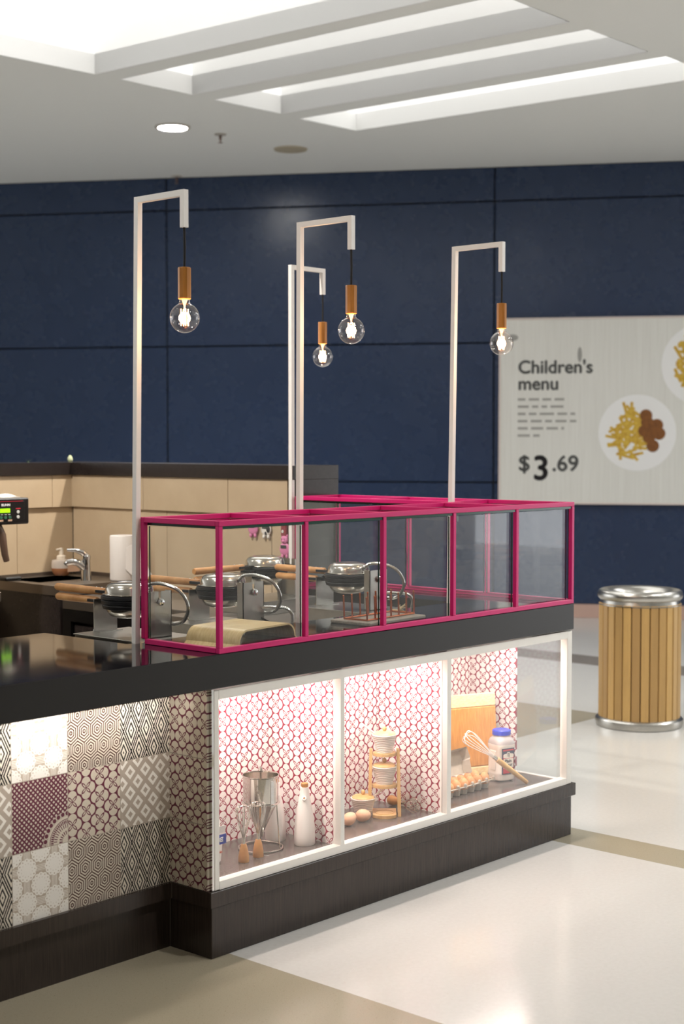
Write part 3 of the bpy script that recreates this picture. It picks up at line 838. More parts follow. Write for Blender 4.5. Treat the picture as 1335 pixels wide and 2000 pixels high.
m = MB(); m.lathe([(.0501, .0375), (.0505, .065), (.046, .078), (.028, .082)], (0, 0, 0), 28); m.build('bottle', 'soap_clear', t)
m = MB(); m.lathe([(.024, .080), (.024, .098), (.018, .102), (.012, .104), (.012, .118), (.0095, .140), (.0001, .141)], (0, 0, 0), 20); m.box(-.030, .004, -.007, .007, .128, .138, .003)
m.build('pump', 'warm_white_plastic', t)
m = MB(); m.box(.0, .075, -.054, -.053, .018, .060); m.build('paper_tag', 'tag_paper', t)
t = thing('paper_towel_roll', 'white paper towel roll standing right of the tap', 'paper towel', (1.612, 2.40, sz + .0005))
m = MB(); m.lathe([(.018, .002), (.064, .002), (.066, .006), (.066, .216), (.064, .222), (.02, .222), (.018, .215)], (0, 0, 0), 36); m.build('roll', 'paper_towel', t)
m = MB()
for k in range(6):
    pass
pts = [(-.02, -.064, .185), (.03, -.072, .20), (.03, -.080, .012), (-.005, -.072, .03)]
m.loops([[(-.03, -.062, .165), (.035, -.070, .195), (.05, -.10, .10), (.075, -.14, .008), (.01, -.075, .012), (-.04, -.062, .06)],
         [(-.03, -.064, .165), (.035, -.072, .195), (.05, -.102, .10), (.075, -.142, .008), (.01, -.077, .012), (-.04, -.064, .06)]]); m.build('loose_sheet', 'paper_towel', t)
m = MB(); m.box(-.05, .05, -.03, .03, 0, .018, .006); o = m.build('scouring_pad', 'black_rubber'); o.location = (1.225, 2.80, sz + .0005); tag(o, 'small black scouring pad on the far left rim of the sink', 'pad')

# undercounter fridge along the end wall
uf = thing('undercounter_fridge', 'black under-counter fridge with steel top and slatted grille by the partition', 'fridge', (1.45, 1.85, 0))
m = MB(); m.box(1.20, 1.69, 1.34, 2.352, .82, .876, .002); lab(m.build('top', 'dark_steel', uf, True), 'brushed steel top')
m = MB(); m.box(1.23, 1.69, 1.34, 2.352, .02, .819); m.box(1.20, 1.232, 1.34, 1.37, .02, .819); m.box(1.20, 1.232, 2.29, 2.352, .02, .819); m.box(1.20, 1.232, 1.37, 2.29, .765, .819)
m.build('body', 'fridge_black', uf, True)
m = MB(); m.box(1.212, 1.229, 1.73, 2.28, .06, .75, .004); m.build('door', 'dark_laminate', uf, True)
m = MB()
for k in range(12): m.box(1.205, 1.229, 1.375, 1.70, .10 + k*.055, .128 + k*.055, .002)
m.build('grille', 'dark_steel', uf, True)

# coffee brewer at the far left
cbm = thing('coffee_brewer', 'black coffee brewer with green display reading BUNN at the left edge', 'coffee maker', (.90, 2.55, .925))
m = MB(); m.box(.66, 1.05, 2.40, 2.62, 1.228, 1.350, .006); m.build('brew_head', 'black_plastic', cbm, True)
m = MB(); m.box(.60, .80, 2.56, 2.74, .925, 1.36, .006); m.box(.58, .84, 2.42, 2.74, .9255, .965, .006); m.build('stand', 'black_plastic', cbm, True)
m = MB(); m.box(.70, 1.02, 2.3975, 2.4008, 1.246, 1.335, .001); fp = m.build('front_panel', 'black_plastic', cbm, True)
hx, hz = 0, 0
def on_panel(name, mt, x0, x1, z0, z1, y=2.3965):
    q = MB(); q.box(x0, x1, y, y + .002, z0, z1); o = q.build(name, mt, None); o.data.transform(Matrix.Translation(-Vector(cbm.location))); o.parent = fp; return o
on_panel('red_stripe', 'ink_red', .70, 1.012, 1.3345, 1.336)
on_panel('display', 'lcd', .885, .940, 1.284, 1.303)
for xx in (.890, .914, .938):
    q = MB(); q.lathe([(.0001, 0), (.0075, 0), (.0075, .003), (.0001, .0035)], (0, 0, 0), 16, Matrix.Translation((xx, 2.397, 1.262)) @ Matrix.Rotation(PI/2, 4, 'X')); q.xf(Matrix.Translation(-Vector(cbm.location))); q.build('button', 'button_green', fp)
for zz in (1.286, 1.263):
    q = MB(); q.lathe([(.0001, 0), (.0075, 0), (.0075, .003), (.0001, .0035)], (0, 0, 0), 16, Matrix.Translation((.984, 2.397, zz)) @ Matrix.Rotation(PI/2, 4, 'X')); q.xf(Matrix.Translation(-Vector(cbm.location))); q.build('dial', 'button_white', fp)
on_panel('red_stripe', 'ink_red', .972, .998, 1.299, 1.303)
for xx in (.880, .929): on_panel('sticker', 'tag_paper', xx, xx + .022, 1.244, 1.252)
LC = Vector(cbm.location)
text_mesh('brand_lettering', 'BUNN', .0150, 'ink_white', fp, FACE_MY(Vector((.892, 2.3962, 1.3145)) - LC), .0004, sx=1.15)
for xx in (.889, .910, .930): on_panel('small_lettering', 'ink_white', xx, xx + .012, 1.2745, 1.2765)
m = MB(); m.lathe([(.0001, 1.05), (.058, 1.055), (.062, 1.09), (.060, 1.20), (.055, 1.226)], (.82, 2.49, 0), 28); m.build('funnel_basket', 'pot_glass', cbm, True)
m = MB(); m.tube([(.905, 2.44, 1.222), (.915, 2.425, 1.18), (.925, 2.42, 1.09), (.935, 2.42, 1.058)], [.016, .018, .016, .014], 12); m.build('handle', 'brown_plastic', cbm, True)
m = MB(); m.lathe([(.085, 1.351), (.085, 1.475), (.088, 1.476), (.088, 1.525), (.07, 1.53)], (.775, 2.51, 0), 32); m.build('hopper', 'brown_plastic', cbm, True)
m = MB(); m.lathe([(.0885, 1.478), (.0895, 1.479), (.0895, 1.523), (.0885, 1.524)], (.775, 2.51, 0), 32); m.build('hopper_band', 'steel', cbm, True)
m = MB(); m.box(.42, .86, 2.36, 2.905, .88, .924, .002); o1 = m
o = m.build('side_counter', 'dark_steel'); tag(base_at(o, (.64, 2.6, .88)), 'steel side counter under the coffee brewer at the left edge', 'counter')
m = MB(); m.box(.43, .85, 2.37, 2.905, 0, .879); o = m.build('side_cabinet', 'dark_laminate'); tag(base_at(o, (.64, 2.6, 0)), 'dark cabinet under the coffee brewer at the left edge', 'cabinet')
# folded cloth on the brewer
m = MB(); rows = []
for i in range(16):
    u = i/15; r_ = []
    for j in range(10):
        v = j/9; z = 1.3515 + .012*math.sin(u*9 + v*3)*math.sin(PI*u)*(.6+.4*math.sin(v*7)) + .012*math.sin(PI*v)*math.sin(PI*u)
        r_.append((.865 + u*.155, 2.43 + v*.10, max(z, 1.3515) + .002))
    rows.append(r_)
m.loops(rows, False, False, False)
rows2 = [[(x, y, 1.3508) for x, y, z in r] for r in rows]
m.loops(rows2, False, False, False)
for e in ((0, True), (-1, True)):
    a = rows[e[0]]; b = rows2[e[0]]
    for j in range(9): m.quad(a[j], a[j+1], b[j+1], b[j])
for j in (0, 9):
    for i in range(15): m.quad(rows[i][j], rows[i+1][j], rows2[i+1][j], rows2[i][j])
bmesh.ops.remove_doubles(m.bm, verts=m.bm.verts, dist=1e-6)
o = m.build('cleaning_cloth', 'towel_cloth'); tag(base_at(o, (.94, 2.48, 1.3508)), 'crumpled white cloth lying on the coffee brewer', 'cloth')

# animal timers on the partition
def timer(label, y, zc, mats_, spots=False, s=1.0, head=True):
    t = thing('kitchen_timer', label, 'timer', (1.6955, y, zc), -PI/2, 'small animal shaped timers on the partition')
    m = MB(); m.ell((0, -.010, 0), (.032*s, .010, .030*s), 20, 12); b = m.build('body', mats_, t)
    m = MB(); m.box(-.017*s, .017*s, -.0225, -.018, .004*s, .018*s, .001); m.build('screen', 'timer_screen', t)
    for sx in (-1, 1):
        m = MB(); m.ell((sx*.014*s, -.010, -.032*s), (.008*s, .008, .011*s), 12, 8); m.build('foot', mats_, t)
    if head:
        m = MB(); m.ell((0, -.012, .042*s), (.022*s, .011, .020*s), 18, 10); hd = m.build('head', mats_, t)
        m = MB()
        for sx in (-1, 1): m.ell((sx*.014*s, -.010, .060*s), (.006*s, .005, .009*s), 10, 6)
        m.ell((0, -.023, .037*s), (.008*s, .003, .006*s), 10, 6); m.build('ear', mats_, hd)
        m = MB()
        for sx in (-1, 1): m.ell((sx*.007*s, -.0225, .046*s), (.002, .0015, .003), 8, 6)
        m.build('eye', 'ink', hd)
    if spots:
        m = MB(); m.ell((.018*s, -.016, .002), (.011*s, .006, .017*s), 12, 8); m.ell((-.016*s, -.016, .02*s), (.010*s, .006, .008*s), 12, 8); m.ell((.004*s, -.0165, -.016*s), (.007*s, .005, .009*s), 12, 8); m.build('spot', 'ink', b)
    return t
for lb, y, z_, mt, sp in (('pink pig shaped kitchen timer on the partition, leftmost of the three', 1.560, 1.211, 'timer_pink', False),
                          ('black and white cow shaped kitchen timer between two pink ones', 1.475, 1.209, 'ceramic_white', True),
                          ('pink pig shaped kitchen timer hanging lowest, below a red box timer', 1.356, 1.125, 'timer_pink', False)):
    timer(lb, y, z_, mt, sp, 1.0)
t = thing('kitchen_timer', 'small dark red box timer above the lowest pink pig timer', 'timer', (1.6955, 1.360, 1.205), -PI/2, 'small animal shaped timers on the partition')
m = MB(); m.box(-.018, .018, -.016, 0, -.022, .040, .003); m.build('body', 'timer_red', t)
m = MB(); m.lathe([(.0001, 0), (.007, 0), (.007, .002), (.0001, .0025)], (0, 0, 0), 12, Matrix.Translation((-.004, -.0162, .0)) @ Matrix.Rotation(PI/2, 4, 'X')); m.build('button', 'button_white', t)
# little plant tips on the far partition cap
m = MB(); m.ell((0, 0, .018), (.014, .014, .019), 16, 10, egg=.25); o = m.build('succulent_bud', 'bud'); o.location = (1.80, 3.06, 1.5032); tag(o, 'pale green bud shaped ornament on the far partition corner', 'ornament')
t = thing('small_plant', 'tiny dark green plant on the partition cap left of the pale bud', 'plant', (1.52, 3.05, 1.5032))
m = MB()
for k in range(9):
    a = k*.7; l_ = random.uniform(.02, .036)
    m.loops([[(0, 0, 0.0), (.003, 0, 0.0)], [(l_*.5*math.cos(a), l_*.5*math.sin(a) - .004, l_*.5), (l_*.5*math.cos(a) + .004, l_*.5*math.sin(a) + .004, l_*.5)], [(l_*math.cos(a), l_*math.sin(a), l_*.62), (l_*math.cos(a) + .001, l_*math.sin(a), l_*.62)]], False, False, False)
m.build('leaves', 'leaf', t)
m = MB(); m.lathe([(.0001, 0), (.008, 0), (.006, .004), (.0001, .004)], (0, 0, 0), 10); m.build('root_crown', 'leaf', t)

# ------------------------------------------------------------------ display bay 1: flour bag, funnel, whisks, bottles
SZ = .225
t = thing('flour_bag', 'white paper flour bag with blue band at the left end of the display case', 'flour bag', (.120, .245, SZ), 0)
m = MB(); rings = []
for z, wx, wy in ((0, .080, .050), (.006, .086, .054), (.06, .086, .054), (.14, .082, .050), (.20, .074, .040), (.26, .062, .022), (.31, .052, .008), (.315, .050, .006)):
    rr_ = []
    for j in range(24):
        a = 2*PI*j/24; c_, s_ = math.cos(a), math.sin(a)
        rr_.append((wx*math.copysign(abs(c_)**.45, c_) + .004*math.sin(z*50 + a*3), wy*math.copysign(abs(s_)**.45, s_), z))
    rings.append(rr_)
m.loops(rings); m.build('bag', 'bag_paper', t)
m = MB(); m.box(-.086, .086, -.0560, -.0545, .064, .096); bb = m.build('blue_band', 'bag_blue', t)
text_mesh('lettering', 'FREE', .0205, 'ink_white', bb, FACE_MY((.044, -.0566, .073)), .0002, sx=.66)
m = MB(); m.box(-.084, .084, -.0545, -.0525, .102, .124); m.build('grey_band', 'bag_grey', t)
text_mesh('lettering', '5kg Net', .0125, 'ink_orange', t, FACE_MY((.034, -.0552, .035)), .0001, sx=.85)

t = thing('funnel_stand', 'round wire stand for the steel funnel in the left display bay', 'stand', (.405, .228, SZ))
m = MB(); ring = [(.075*math.cos(2*PI*k/36), .075*math.sin(2*PI*k/36), .0035) for k in range(36)]; m.tube(ring, .0032, 8, closed=True); m.build('base_ring', 'polished_steel', t)
m = MB(); ring = [(.0625*math.cos(2*PI*k/36), .0625*math.sin(2*PI*k/36), .158) for k in range(36)]; m.tube(ring, .0028, 8, closed=True); m.build('top_ring', 'polished_steel', t)
for k in range(3):
    a = math.radians(-75 + 120*k); m = MB(); m.tube([(.075*math.cos(a), .075*math.sin(a), .004), (.0625*math.cos(a), .0625*math.sin(a), .158)], .0024, 8); m.build('leg', 'polished_steel', t)
t = thing('confectionery_funnel', 'polished steel pouring funnel held in the wire stand', 'funnel', (.405, .228, SZ + .04))
m = MB(); prof = [(.008, .0), (.012, .02), (.055, .112), (.0605, .124), (.0605, .208), (.0635, .211), (.0635, .213), (.0600, .2125), (.0590, .208), (.0590, .126), (.054, .114), (.010, .022), (.006, .0)]
m.lathe(prof, (0, 0, 0), 48, caps=False); m.build('cone', 'polished_steel', t)
m = MB(); m.tube([(.0, -.0, .03), (.0, 0, .20), (.0, .0, .225)], .0024, 8); m.lathe([(.0001, .222), (.007, .224), (.008, .231), (.004, .240), (.0001, .242)], (0, 0, 0), 14); m.box(-.012, .012, -.0610, -.059, .11, .20, .0008); m.build('stopper_rod', 'chrome', t)
def whisk(label, loc, hh, wire_h, R, standing=True, M_=None, wires=5, thick=.0013, handle=None, group=None):
    t = thing('whisk', label, 'whisk', loc)
    if handle is None: handle = [(.0001, 0), (.0175, 0), (.0185, .003), (.0175, .02), (.013, .045), (.0095, hh - .003), (.008, hh), (.0001, hh)]
    m = MB(); m.lathe(handle, (0, 0, 0), 20); 
    if M_ is not None: m.xf(M_)
    m.build('handle', 'handle_wood' if standing else 'light_wood', t)
    fr = handle[-2][0]*.75
    m = MB(); m.lathe([(.0001, hh), (fr, hh), (fr*.95, hh + .022), (.0001, hh + .023)], (0, 0, 0), 12)
    if M_ is not None: m.xf(M_)
    m.build('ferrule', 'polished_steel', t)
    m = MB(); z0 = hh + .015; zm = z0 + (wire_h)*.66
    for k in range(wires):
        a = PI*k/wires; pts = []
        sc = 1 - .07*(k % 2)
        for i in range(25):
            u = -1 + 2*i/24
            ph = abs(u)                        # 1 at the ferrule, 0 at the crown
            s_ = math.sin(min(1, (1-ph)*1.0)*PI*.5)
            hgt = z0 + wire_h*(1 - ph**2.0 if ph > .0 else 1)
            rad = R*sc*math.copysign(1, u)*math.sin(PI*min(ph, 1)**.72)**.85 if 0 < ph < 1 else (fr*.6*math.copysign(1, u) if ph else 0)
            rad = rad if abs(rad) > fr*.6*ph else fr*.6*math.copysign(1, u)*ph
            pts.append((rad*math.cos(a), rad*math.sin(a), hgt - .002*(k % 3)))
        m.tube(pts, thick, 6)
    if M_ is not None: m.xf(M_)
    m.build('wires', 'polished_steel' if standing else 'white_paint', t)
    return t
whisk('small wire whisk standing on its wooden handle beside the flour bag', (.248, .150, SZ), .060, .112, .026)
whisk('small wire whisk standing on its wooden handle in front of the steel funnel', (.323, .158, SZ), .059, .112, .026)
def bottle(label, loc, spin):
    t = thing('oil_bottle', label, 'bottle', loc, spin, 'white ceramic cork bottles')
    m = MB(); m.lathe([(.0001, 0), (.034, 0), (.0365, .004), (.0368, .03), (.034, .075), (.0285, .115), (.0215, .150), (.0165, .178), (.0150, .196), (.0150, .199), (.0001, .199)], (0, 0, 0), 36); b = m.build('bottle', 'ceramic_white', t)
    m = MB(); m.lathe([(.0105, .1985), (.0125, .203), (.0125, .211), (.011, .213), (.0001, .213)], (0, 0, 0), 18); m.build('cork', 'cork', t)
    m = MB(); R = Matrix.Translation((0, -.014, .160)) @ Matrix.Rotation(math.radians(62), 4, 'X')
    m.lathe([(.0085, 0), (.0072, .010), (.0072, .013), (.004, .0132), (.0038, .008), (.0001, .008)], (0, 0, 0), 16, R); sp = m.build('spout', 'ceramic_white', t)
    m = MB(); m.lathe([(.0001, .0085), (.0038, .0086), (.0036, .0088)], (0, 0, 0), 12, R); m.build('spout_hole', 'cork', sp)
    return t
bottle('white ceramic bottle with cork standing behind the steel funnel', (.517, .268, SZ), math.radians(-28))
bottle('white ceramic bottle with cork by the divider, right of the funnel', (.540, .150, SZ), math.radians(-50))

# ------------------------------------------------------------------ display bay 2
def egg(label, loc, r, rot, mt='egg', group=None, stamp=False):
    t = MB(); t.ell((0, 0, 0), (r, r, r*1.26), 24, 16, egg=.10, M_=rot)
    o = t.build('egg', mt); tag(o, label, 'egg', group); o.location = loc
    return o
ey = lambda a, b: Matrix.Rotation(a, 4, 'Z') @ Matrix.Rotation(b, 4, 'Y')
egg('brown egg lying at the far left of the middle bay, near the glass', (.832, .203, SZ + .0245), .0225, ey(math.radians(-10), math.radians(62)), 'egg_pale')
egg('brown egg lying in front of the lidded pot', (.9036, .1999, SZ + .0236), .0228, ey(math.radians(-35), math.radians(88)), 'egg_pale')
t = thing('olive_oil_bottle', 'yellow oil bottle half hidden by the first display post', 'bottle', (.835, .275, SZ))
m = MB(); m.lathe([(.0001, 0), (.020, 0), (.022, .003), (.022, .13), (.017, .150), (.009, .162), (.0085, .19), (.0001, .19)], (0, 0, 0), 24); m.build('bottle', 'olive_oil', t)
m = MB(); m.lathe([(.0001, .1895), (.0105, .1895), (.0105, .21), (.0001, .21)], (0, 0, 0), 16); m.build('cap', 'black_plastic', t)
def pot(label, loc, spoon_dir):
    t = thing('lidded_pot', label, 'pot', loc, 0, 'white ribbed pots with wooden lids')
    m = MB(); m.lathe([(.0001, 0), (.030, 0), (.0305, .002), (.0445, .062), (.0465, .064), (.0465, .0675), (.0430, .0675), (.0405, .060), (.0001, .058)], (0, 0, 0), 40); m.build('pot', 'pot_ribbed', t)
    m = MB(); m.lathe([(.0001, .0665), (.042, .0665), (.0425, .069), (.038, .0735), (.025, .0775), (.0001, .079)], (0, 0, 0), 36); l_ = m.build('lid', 'light_wood', t)
    m = MB(); m.ell((0, 0, .087), (.0082, .0082, .0095), 16, 10); m.build('knob', 'light_wood', l_)
    dx, dy = spoon_dir; m = MB(); m.tube([(dx*.030, dy*.030, .066), (dx*.047, dy*.047, .078), (dx*.065, dy*.065, .092), (dx*.078, dy*.078, .102)], [.0032, .0036, .0036, .003], 10); m.build('spoon', 'ceramic_white', t)
    return t
SR = (.66, -.75)
pot('white ribbed pot with wooden lid standing low behind the two eggs', (.974, .262, SZ), SR)
# wooden tiered stand
ts = thing('tiered_stand', 'honey coloured wooden ladder stand holding two white pots', 'stand', (1.04, .215, SZ))
ux = Vector((.66, -.75, 0)); uy = Vector((.75, .66, 0))
def sp(a, b, z): return ux*a + uy*b + Vector((0, 0, z))
TS = Matrix(((ux.x, uy.x, 0, 0), (ux.y, uy.y, 0, 0), (0, 0, 1, 0), (0, 0, 0, 1)))
for sg in (-1, 1):
    for b0, b1 in ((-.034, -.004), (.034, .012)):
        m = MB(); bot = sp(sg*.056, b0, 0); top = sp(sg*.050, b1 - .01, .247)
        m.loops([[p + ux*a + uy*b for a, b in ((-.006, -.005), (.006, -.005), (.006, .005), (-.006, .005))] for p in (bot, top)]); m.build('leg', 'light_wood', ts)
for zz, w_ in ((.118, .047), (.236, .044)):
    m = MB(); n_ = 28
    poly = [(w_*math.cos(2*PI*k/n_)*1.0, .038*math.sin(2*PI*k/n_) - .012) for k in range(n_)]
    m.prism(poly, zz - .012, zz, .001); m.xf(TS); m.build('shelf', 'light_wood', ts)
m = MB(); poly = [(-.044, .045), (-.044, -.045)] + [(.044*math.cos(a), -.045 + .030*math.sin(a)) for a in [PI + PI*k/14 for k in range(1, 14)]] + [(.044, -.045), (.044, .045)]
m.prism(poly, 0, .012, .001); m.lathe([(.036, .012), (.036, .0136), (.033, .0136), (.033, .012)], (0, -.02, 0), 28, caps=False); m.xf(TS); m.build('base_board', 'light_wood', ts)
pc = sp(0, -.012, 0)
pot('white ribbed pot on the top step of the wooden stand', (1.04 + pc.x, .215 + pc.y, SZ + .2362), (-.72, .69))
pot('white ribbed pot on the middle step of the wooden stand', (1.04 + pc.x, .215 + pc.y, SZ + .1182), (.45, .55))
# whisk lying behind the stand
a0 = Vector((1.172, .310, SZ + .020)); a1 = Vector((1.118, .150, SZ + .034)); dd_ = (a1 - a0).normalized()
q = Vector((0, 0, 1)).rotation_difference(dd_).to_matrix().to_4x4()
t = whisk('balloon whisk lying on its side behind the wooden stand', (1.165, .290, SZ + .020), .070, .105, .028, True, q, 6, .0009)

# ------------------------------------------------------------------ display bay 3: cutting board, eggs in carton, flour jar, whisk
Bd = Vector((-.92, .39, 0)).normalized(); Bn = Vector((-.39, -.92, 0)).normalized()
BM = Matrix(((-Bd.x, Bn.x, 0, 0), (-Bd.y, Bn.y, 0, 0), (0, 0, 1, 0), (0, 0, 0, 1)))
t = thing('cutting_board', 'upright bamboo cutting board with pale top and bottom bands behind the egg carton', 'cutting board', (1.895, .325, SZ + .001))
lean = Matrix.Rotation(math.radians(6), 4, 'X')
def bpiece(z0, z1, nm, mt):
    m = MB(); m.box(-.38, 0, -.016, 0, z0, z1, .004)
    m.xf(Matrix(((-Bd.x, -Bn.x, 0, 0), (-Bd.y, -Bn.y, 0, 0), (0, 0, 1, 0), (0, 0, 0, 1))) @ Matrix.Rotation(math.radians(-5), 4, 'X')); return m.build(nm, mt, t)
bpiece(.034, .280, 'panel', 'bamboo'); bpiece(.2802, .336, 'band', 'bamboo_pale'); bpiece(0, .0338, 'band', 'bamboo_pale')
# egg carton
t = thing('egg_carton', 'grey pulp egg carton with raised lid in the right display bay', 'egg carton', (1.52, .22, SZ))
m = MB()
NX = 6; px_ = .0462; x00 = -.5*px_*(NX-1)
for i in range(NX):
    for j in range(2):
        cx, cy = x00 + i*px_, -.024 + j*.048
        m.lathe([(.0125, .0), (.0155, .001), (.0215, .034), (.0205, .034), (.0145, .003), (.0001, .0025)], (cx, cy, 0), 10, caps=False)
        m.bm.faces.ensure_lookup_table()
m.box(-.146, .146, -.056, -.049, .0335, .0365); m.box(-.146, .146, .049, .056, .0335, .0365); m.box(-.146, -.139, -.056, .056, .0335, .0365); m.box(.139, .146, -.056, .056, .0335, .0365)
m.build('tray', 'pulp', t)
m = MB()
for i in range(NX-1):
    m.lathe([(.010, .0), (.008, .030), (.005, .052), (.0001, .054)], (x00 + (i+.5)*px_, 0, .002), 8)
for i in range(NX):
    m.lathe([(.008, .030), (.006, .046), (.0001, .049)], (x00 + (i+.5)*px_ - px_*.0, -.052, .0), 8)
m.build('cone', 'pulp', t)
m = MB(); a = math.radians(100)
lidM = Matrix.Translation((0, .057, .036)) @ Matrix.Rotation(math.radians(-13), 4, 'X')
rings = []
for yy, z0, z1, ins in ((0, 0, .115, 0), (.034, .010, .103, .012)):
    rings.append([(-.144 + ins, yy, z0), (.144 - ins, yy, z0), (.144 - ins, yy, z1*.55), (.150 - ins, yy, z1*.6), (.138 - ins, yy, z1), (-.144 + ins, yy, z1)])
m.loops(rings, True, False, True); m.xf(lidM); m.build('lid', 'pulp', t)
tc_ = Vector(t.location)
lbs = ['leftmost brown egg in the front row of the carton', 'second brown egg from the left in the front row of the carton', 'third brown egg from the left in the front row of the carton', 'fourth brown egg from the left in the front row of the carton', 'fifth brown egg from the left in the front row of the carton', 'rightmost brown egg in the front row of the carton, nearest the flour jar']
lbb = ['leftmost stamped egg in the back row of the carton', 'second stamped egg from the left in the back row of the carton', 'third stamped egg from the left in the back row of the carton', 'fourth stamped egg from the left in the back row of the carton', 'fifth stamped egg from the left in the back row of the carton', 'rightmost egg in the back row of the carton']
for j, LB in ((0, lbs), (1, lbb)):
    for i in range(NX):
        r_ = .0208 + random.uniform(-.0006, .0006)
        o = egg(LB[i], tc_ + Vector((x00 + i*px_, -.024 + j*.048, .036)), r_, Matrix.Rotation(random.uniform(-.15, .15), 4, 'Y'), 'egg', 'brown eggs in the carton')
        if j == 1 and i < 5:
            q = MB(); q.lathe([(.0001, r_*1.262), (.006, r_*1.23), (.009, r_*1.155)], (0, 0, 0), 10, caps=False); s_ = q.build('stamp', 'egg_stamp', o)
# flour jar
t = thing('flour_jar', 'clear plastic flour jar with blue screw lid and navy label', 'jar', (1.800, .232, SZ + .0005), math.radians(-16))
def rsq(hw, z, e=.38, n=40):
    out = []
    for j in range(n):
        a_ = 2*PI*j/n; c_, s_ = math.cos(a_), math.sin(a_); out.append((hw*math.copysign(abs(c_)**e, c_), hw*math.copysign(abs(s_)**e, s_), z))
    return out
m = MB(); prof = [(.036, 0, .7), (.043, .006, .5), (.0445, .03, .4), (.0445, .034, .4), (.043, .038, .4), (.043, .132, .4), (.0455, .138, .4), (.0455, .150, .42)]
m.loops([rsq(h_, z, e_) for h_, z, e_ in prof]); m.build('body', 'flour_plastic', t)
m = MB(); m.loops([rsq(h_, z, e_) for h_, z, e_ in ((.0454, .1502, .42), (.0452, .160, .5), (.042, .172, .7), (.036, .180, 1), (.0335, .184, 1), (.0335, .190, 1))]); m.build('shoulder', 'clear_plastic', t)
m = MB(); n_ = 72; 
m.loops([[((.0375 + .0006*(j % 2))*math.cos(2*PI*j/n_), (.0375 + .0006*(j % 2))*math.sin(2*PI*j/n_), z) for j in range(n_)] for z in (.187, .190, .204)] + [[(.0345*math.cos(2*PI*j/n_), .0345*math.sin(2*PI*j/n_), .207) for j in range(n_)]])
m.build('lid', 'blue_lid', t)
m = MB(); m.box(-.0465, -.0425, -.020, .016, .045, .125, .0015); m.build('grip', 'flour_plastic', t)
m = MB(); m.box(-.031, .031, -.0462, -.0425, .030, .136, .0005); lb = m.build('label', 'label_navy', t)
def lpiece(nm, mt, x0, x1, z0, z1, y): 
    q = MB(); q.box(x0, x1, y, y + .0006, z0, z1); return q.build(nm, mt, lb)
lpiece('red_bar', 'label_red', -.027, .027, .126, .132, -.0466)
lpiece('red_field', 'label_red', -.027, .027, .034, .112, -.0466)
q = MB(); pr = [(-.026, .100), (-.026, .110)] + [(.026*math.cos(a_), .110 + .006*math.sin(a_)) for a_ in [PI - PI*k/12 for k in range(1, 12)]] + [(.026, .110), (.026, .100)] + [(.026*math.cos(a_), .100 - .004*math.sin(a_)) for a_ in [PI*k/12 for k in range(1, 12)]]
q.loops([[(x, -.0470, z) for x, z in pr], [(x, -.0464, z) for x, z in pr]]); q.build('crest_field', 'label_cream', lb)
lpiece('crest_field', 'label_cream', -.0065, .0065, .098, .121, -.0473)
q = MB(); q.box(-.004, -.0015, -.0477, -.0472, .103, .116); q.box(.0015, .004, -.0477, -.0472, .100, .116); q.box(-.004, .004, -.0477, -.0472, .116, .1175); q.build('crest', 'ink', lb)
lpiece('cream_field', 'label_cream', -.025, .025, .056, .0945, -.0470)
text_mesh('lettering', 'Plain', .0185, 'ink', lb, FACE_MY((-.0195, -.0475, .079)), .0003, .0003)
text_mesh('lettering', 'Flour', .0185, 'ink', lb, FACE_MY((-.0195, -.0475, .063)), .0003, .0003)
q = MB(); q.lathe([(.0001, 0), (.004, 0), (.004, .0006), (.0001, .0008)], (0, 0, 0), 14, Matrix.Translation((.013, -.0467, .045)) @ Matrix.Rotation(PI/2, 4, 'X')); q.build('badge', 'label_cream', lb)
# white whisk leaning on the jar
e0 = Vector((1.798, .102, SZ + .004)); e1 = Vector((1.672, .158, .335)); e2 = Vector((1.548, .222, .441))
ax = (e2 - e0).normalized(); Lh = (e1 - e0).length
q = Vector((0, 0, 1)).rotation_difference(ax).to_matrix().to_4x4()
whisk('white wire balloon whisk with wooden handle leaning against the flour jar', e0 + Vector((0, 0, .0035)), Lh, (e2-e0).length - Lh - .012, .030, False, q, 4, .0017,
      [(.0001, 0), (.0078, 0), (.0085, .003), (.010, Lh*.4), (.0115, Lh*.8), (.011, Lh), (.0001, Lh)])

# ------------------------------------------------------------------ the hall's other things
# waste bin
tb = thing('waste_bin', 'round waste bin clad in vertical wooden slats with steel rim and base', 'waste bin', (4.268, 1.057, 0))
tm = []
def binwood(c):
    x, y, z = xyz(); a = M('ARCTAN2', y, x)
    k = M('FLOOR', a/(2*PI/28) + .5); wv = NT.nodes.new('ShaderNodeTexWhiteNoise'); wv.noise_dimensions = '1D'; NT.links.new(k.k, wv.inputs['W'])
    n = noise(5, 4, .6, (10, 10, 1))
    c1 = mixc(F(wv.outputs['Value']), lin('#a98655'), lin('#cfa868')); return mixc(mn(mx((n-.45)*2.5, 0.), 1.)*.4, c1, lin('#9a7a50'))
mat('bin_slats', '#b08850', .4, fn=binwood)
m = MB(); R_ = .225; n_ = 28
for k in range(n_):
    a_ = 2*PI*k/n_; M_ = Matrix.Rotation(a_, 4, 'Z')
    m.box(R_ - .014, R_ + .004, -.0225, .0225, .045, .70, .003, 1, M_)
m.build('slat_cladding', 'bin_slats', tb)
m = MB(); m.lathe([(R_ - .012, .04), (R_ - .010, .05), (R_ - .010, .70), (R_ - .012, .71)], (0, 0, 0), 48, caps=False); m.build('liner', 'can_wood_dark', tb)
m = MB(); pr = [(.150, .725), (.165, .752), (.19, .772)] + [(.213 + .026*math.sin(a_), .746 + .030*math.cos(a_)) for a_ in [PI*k/10*.9 for k in range(11)]] + [(.226, .697), (.232, .694), (.232, .690), (.222, .690)]
m.lathe(pr, (0, 0, 0), 64, caps=False); lab(m.build('rim', 'steel', tb), 'polished steel rim')
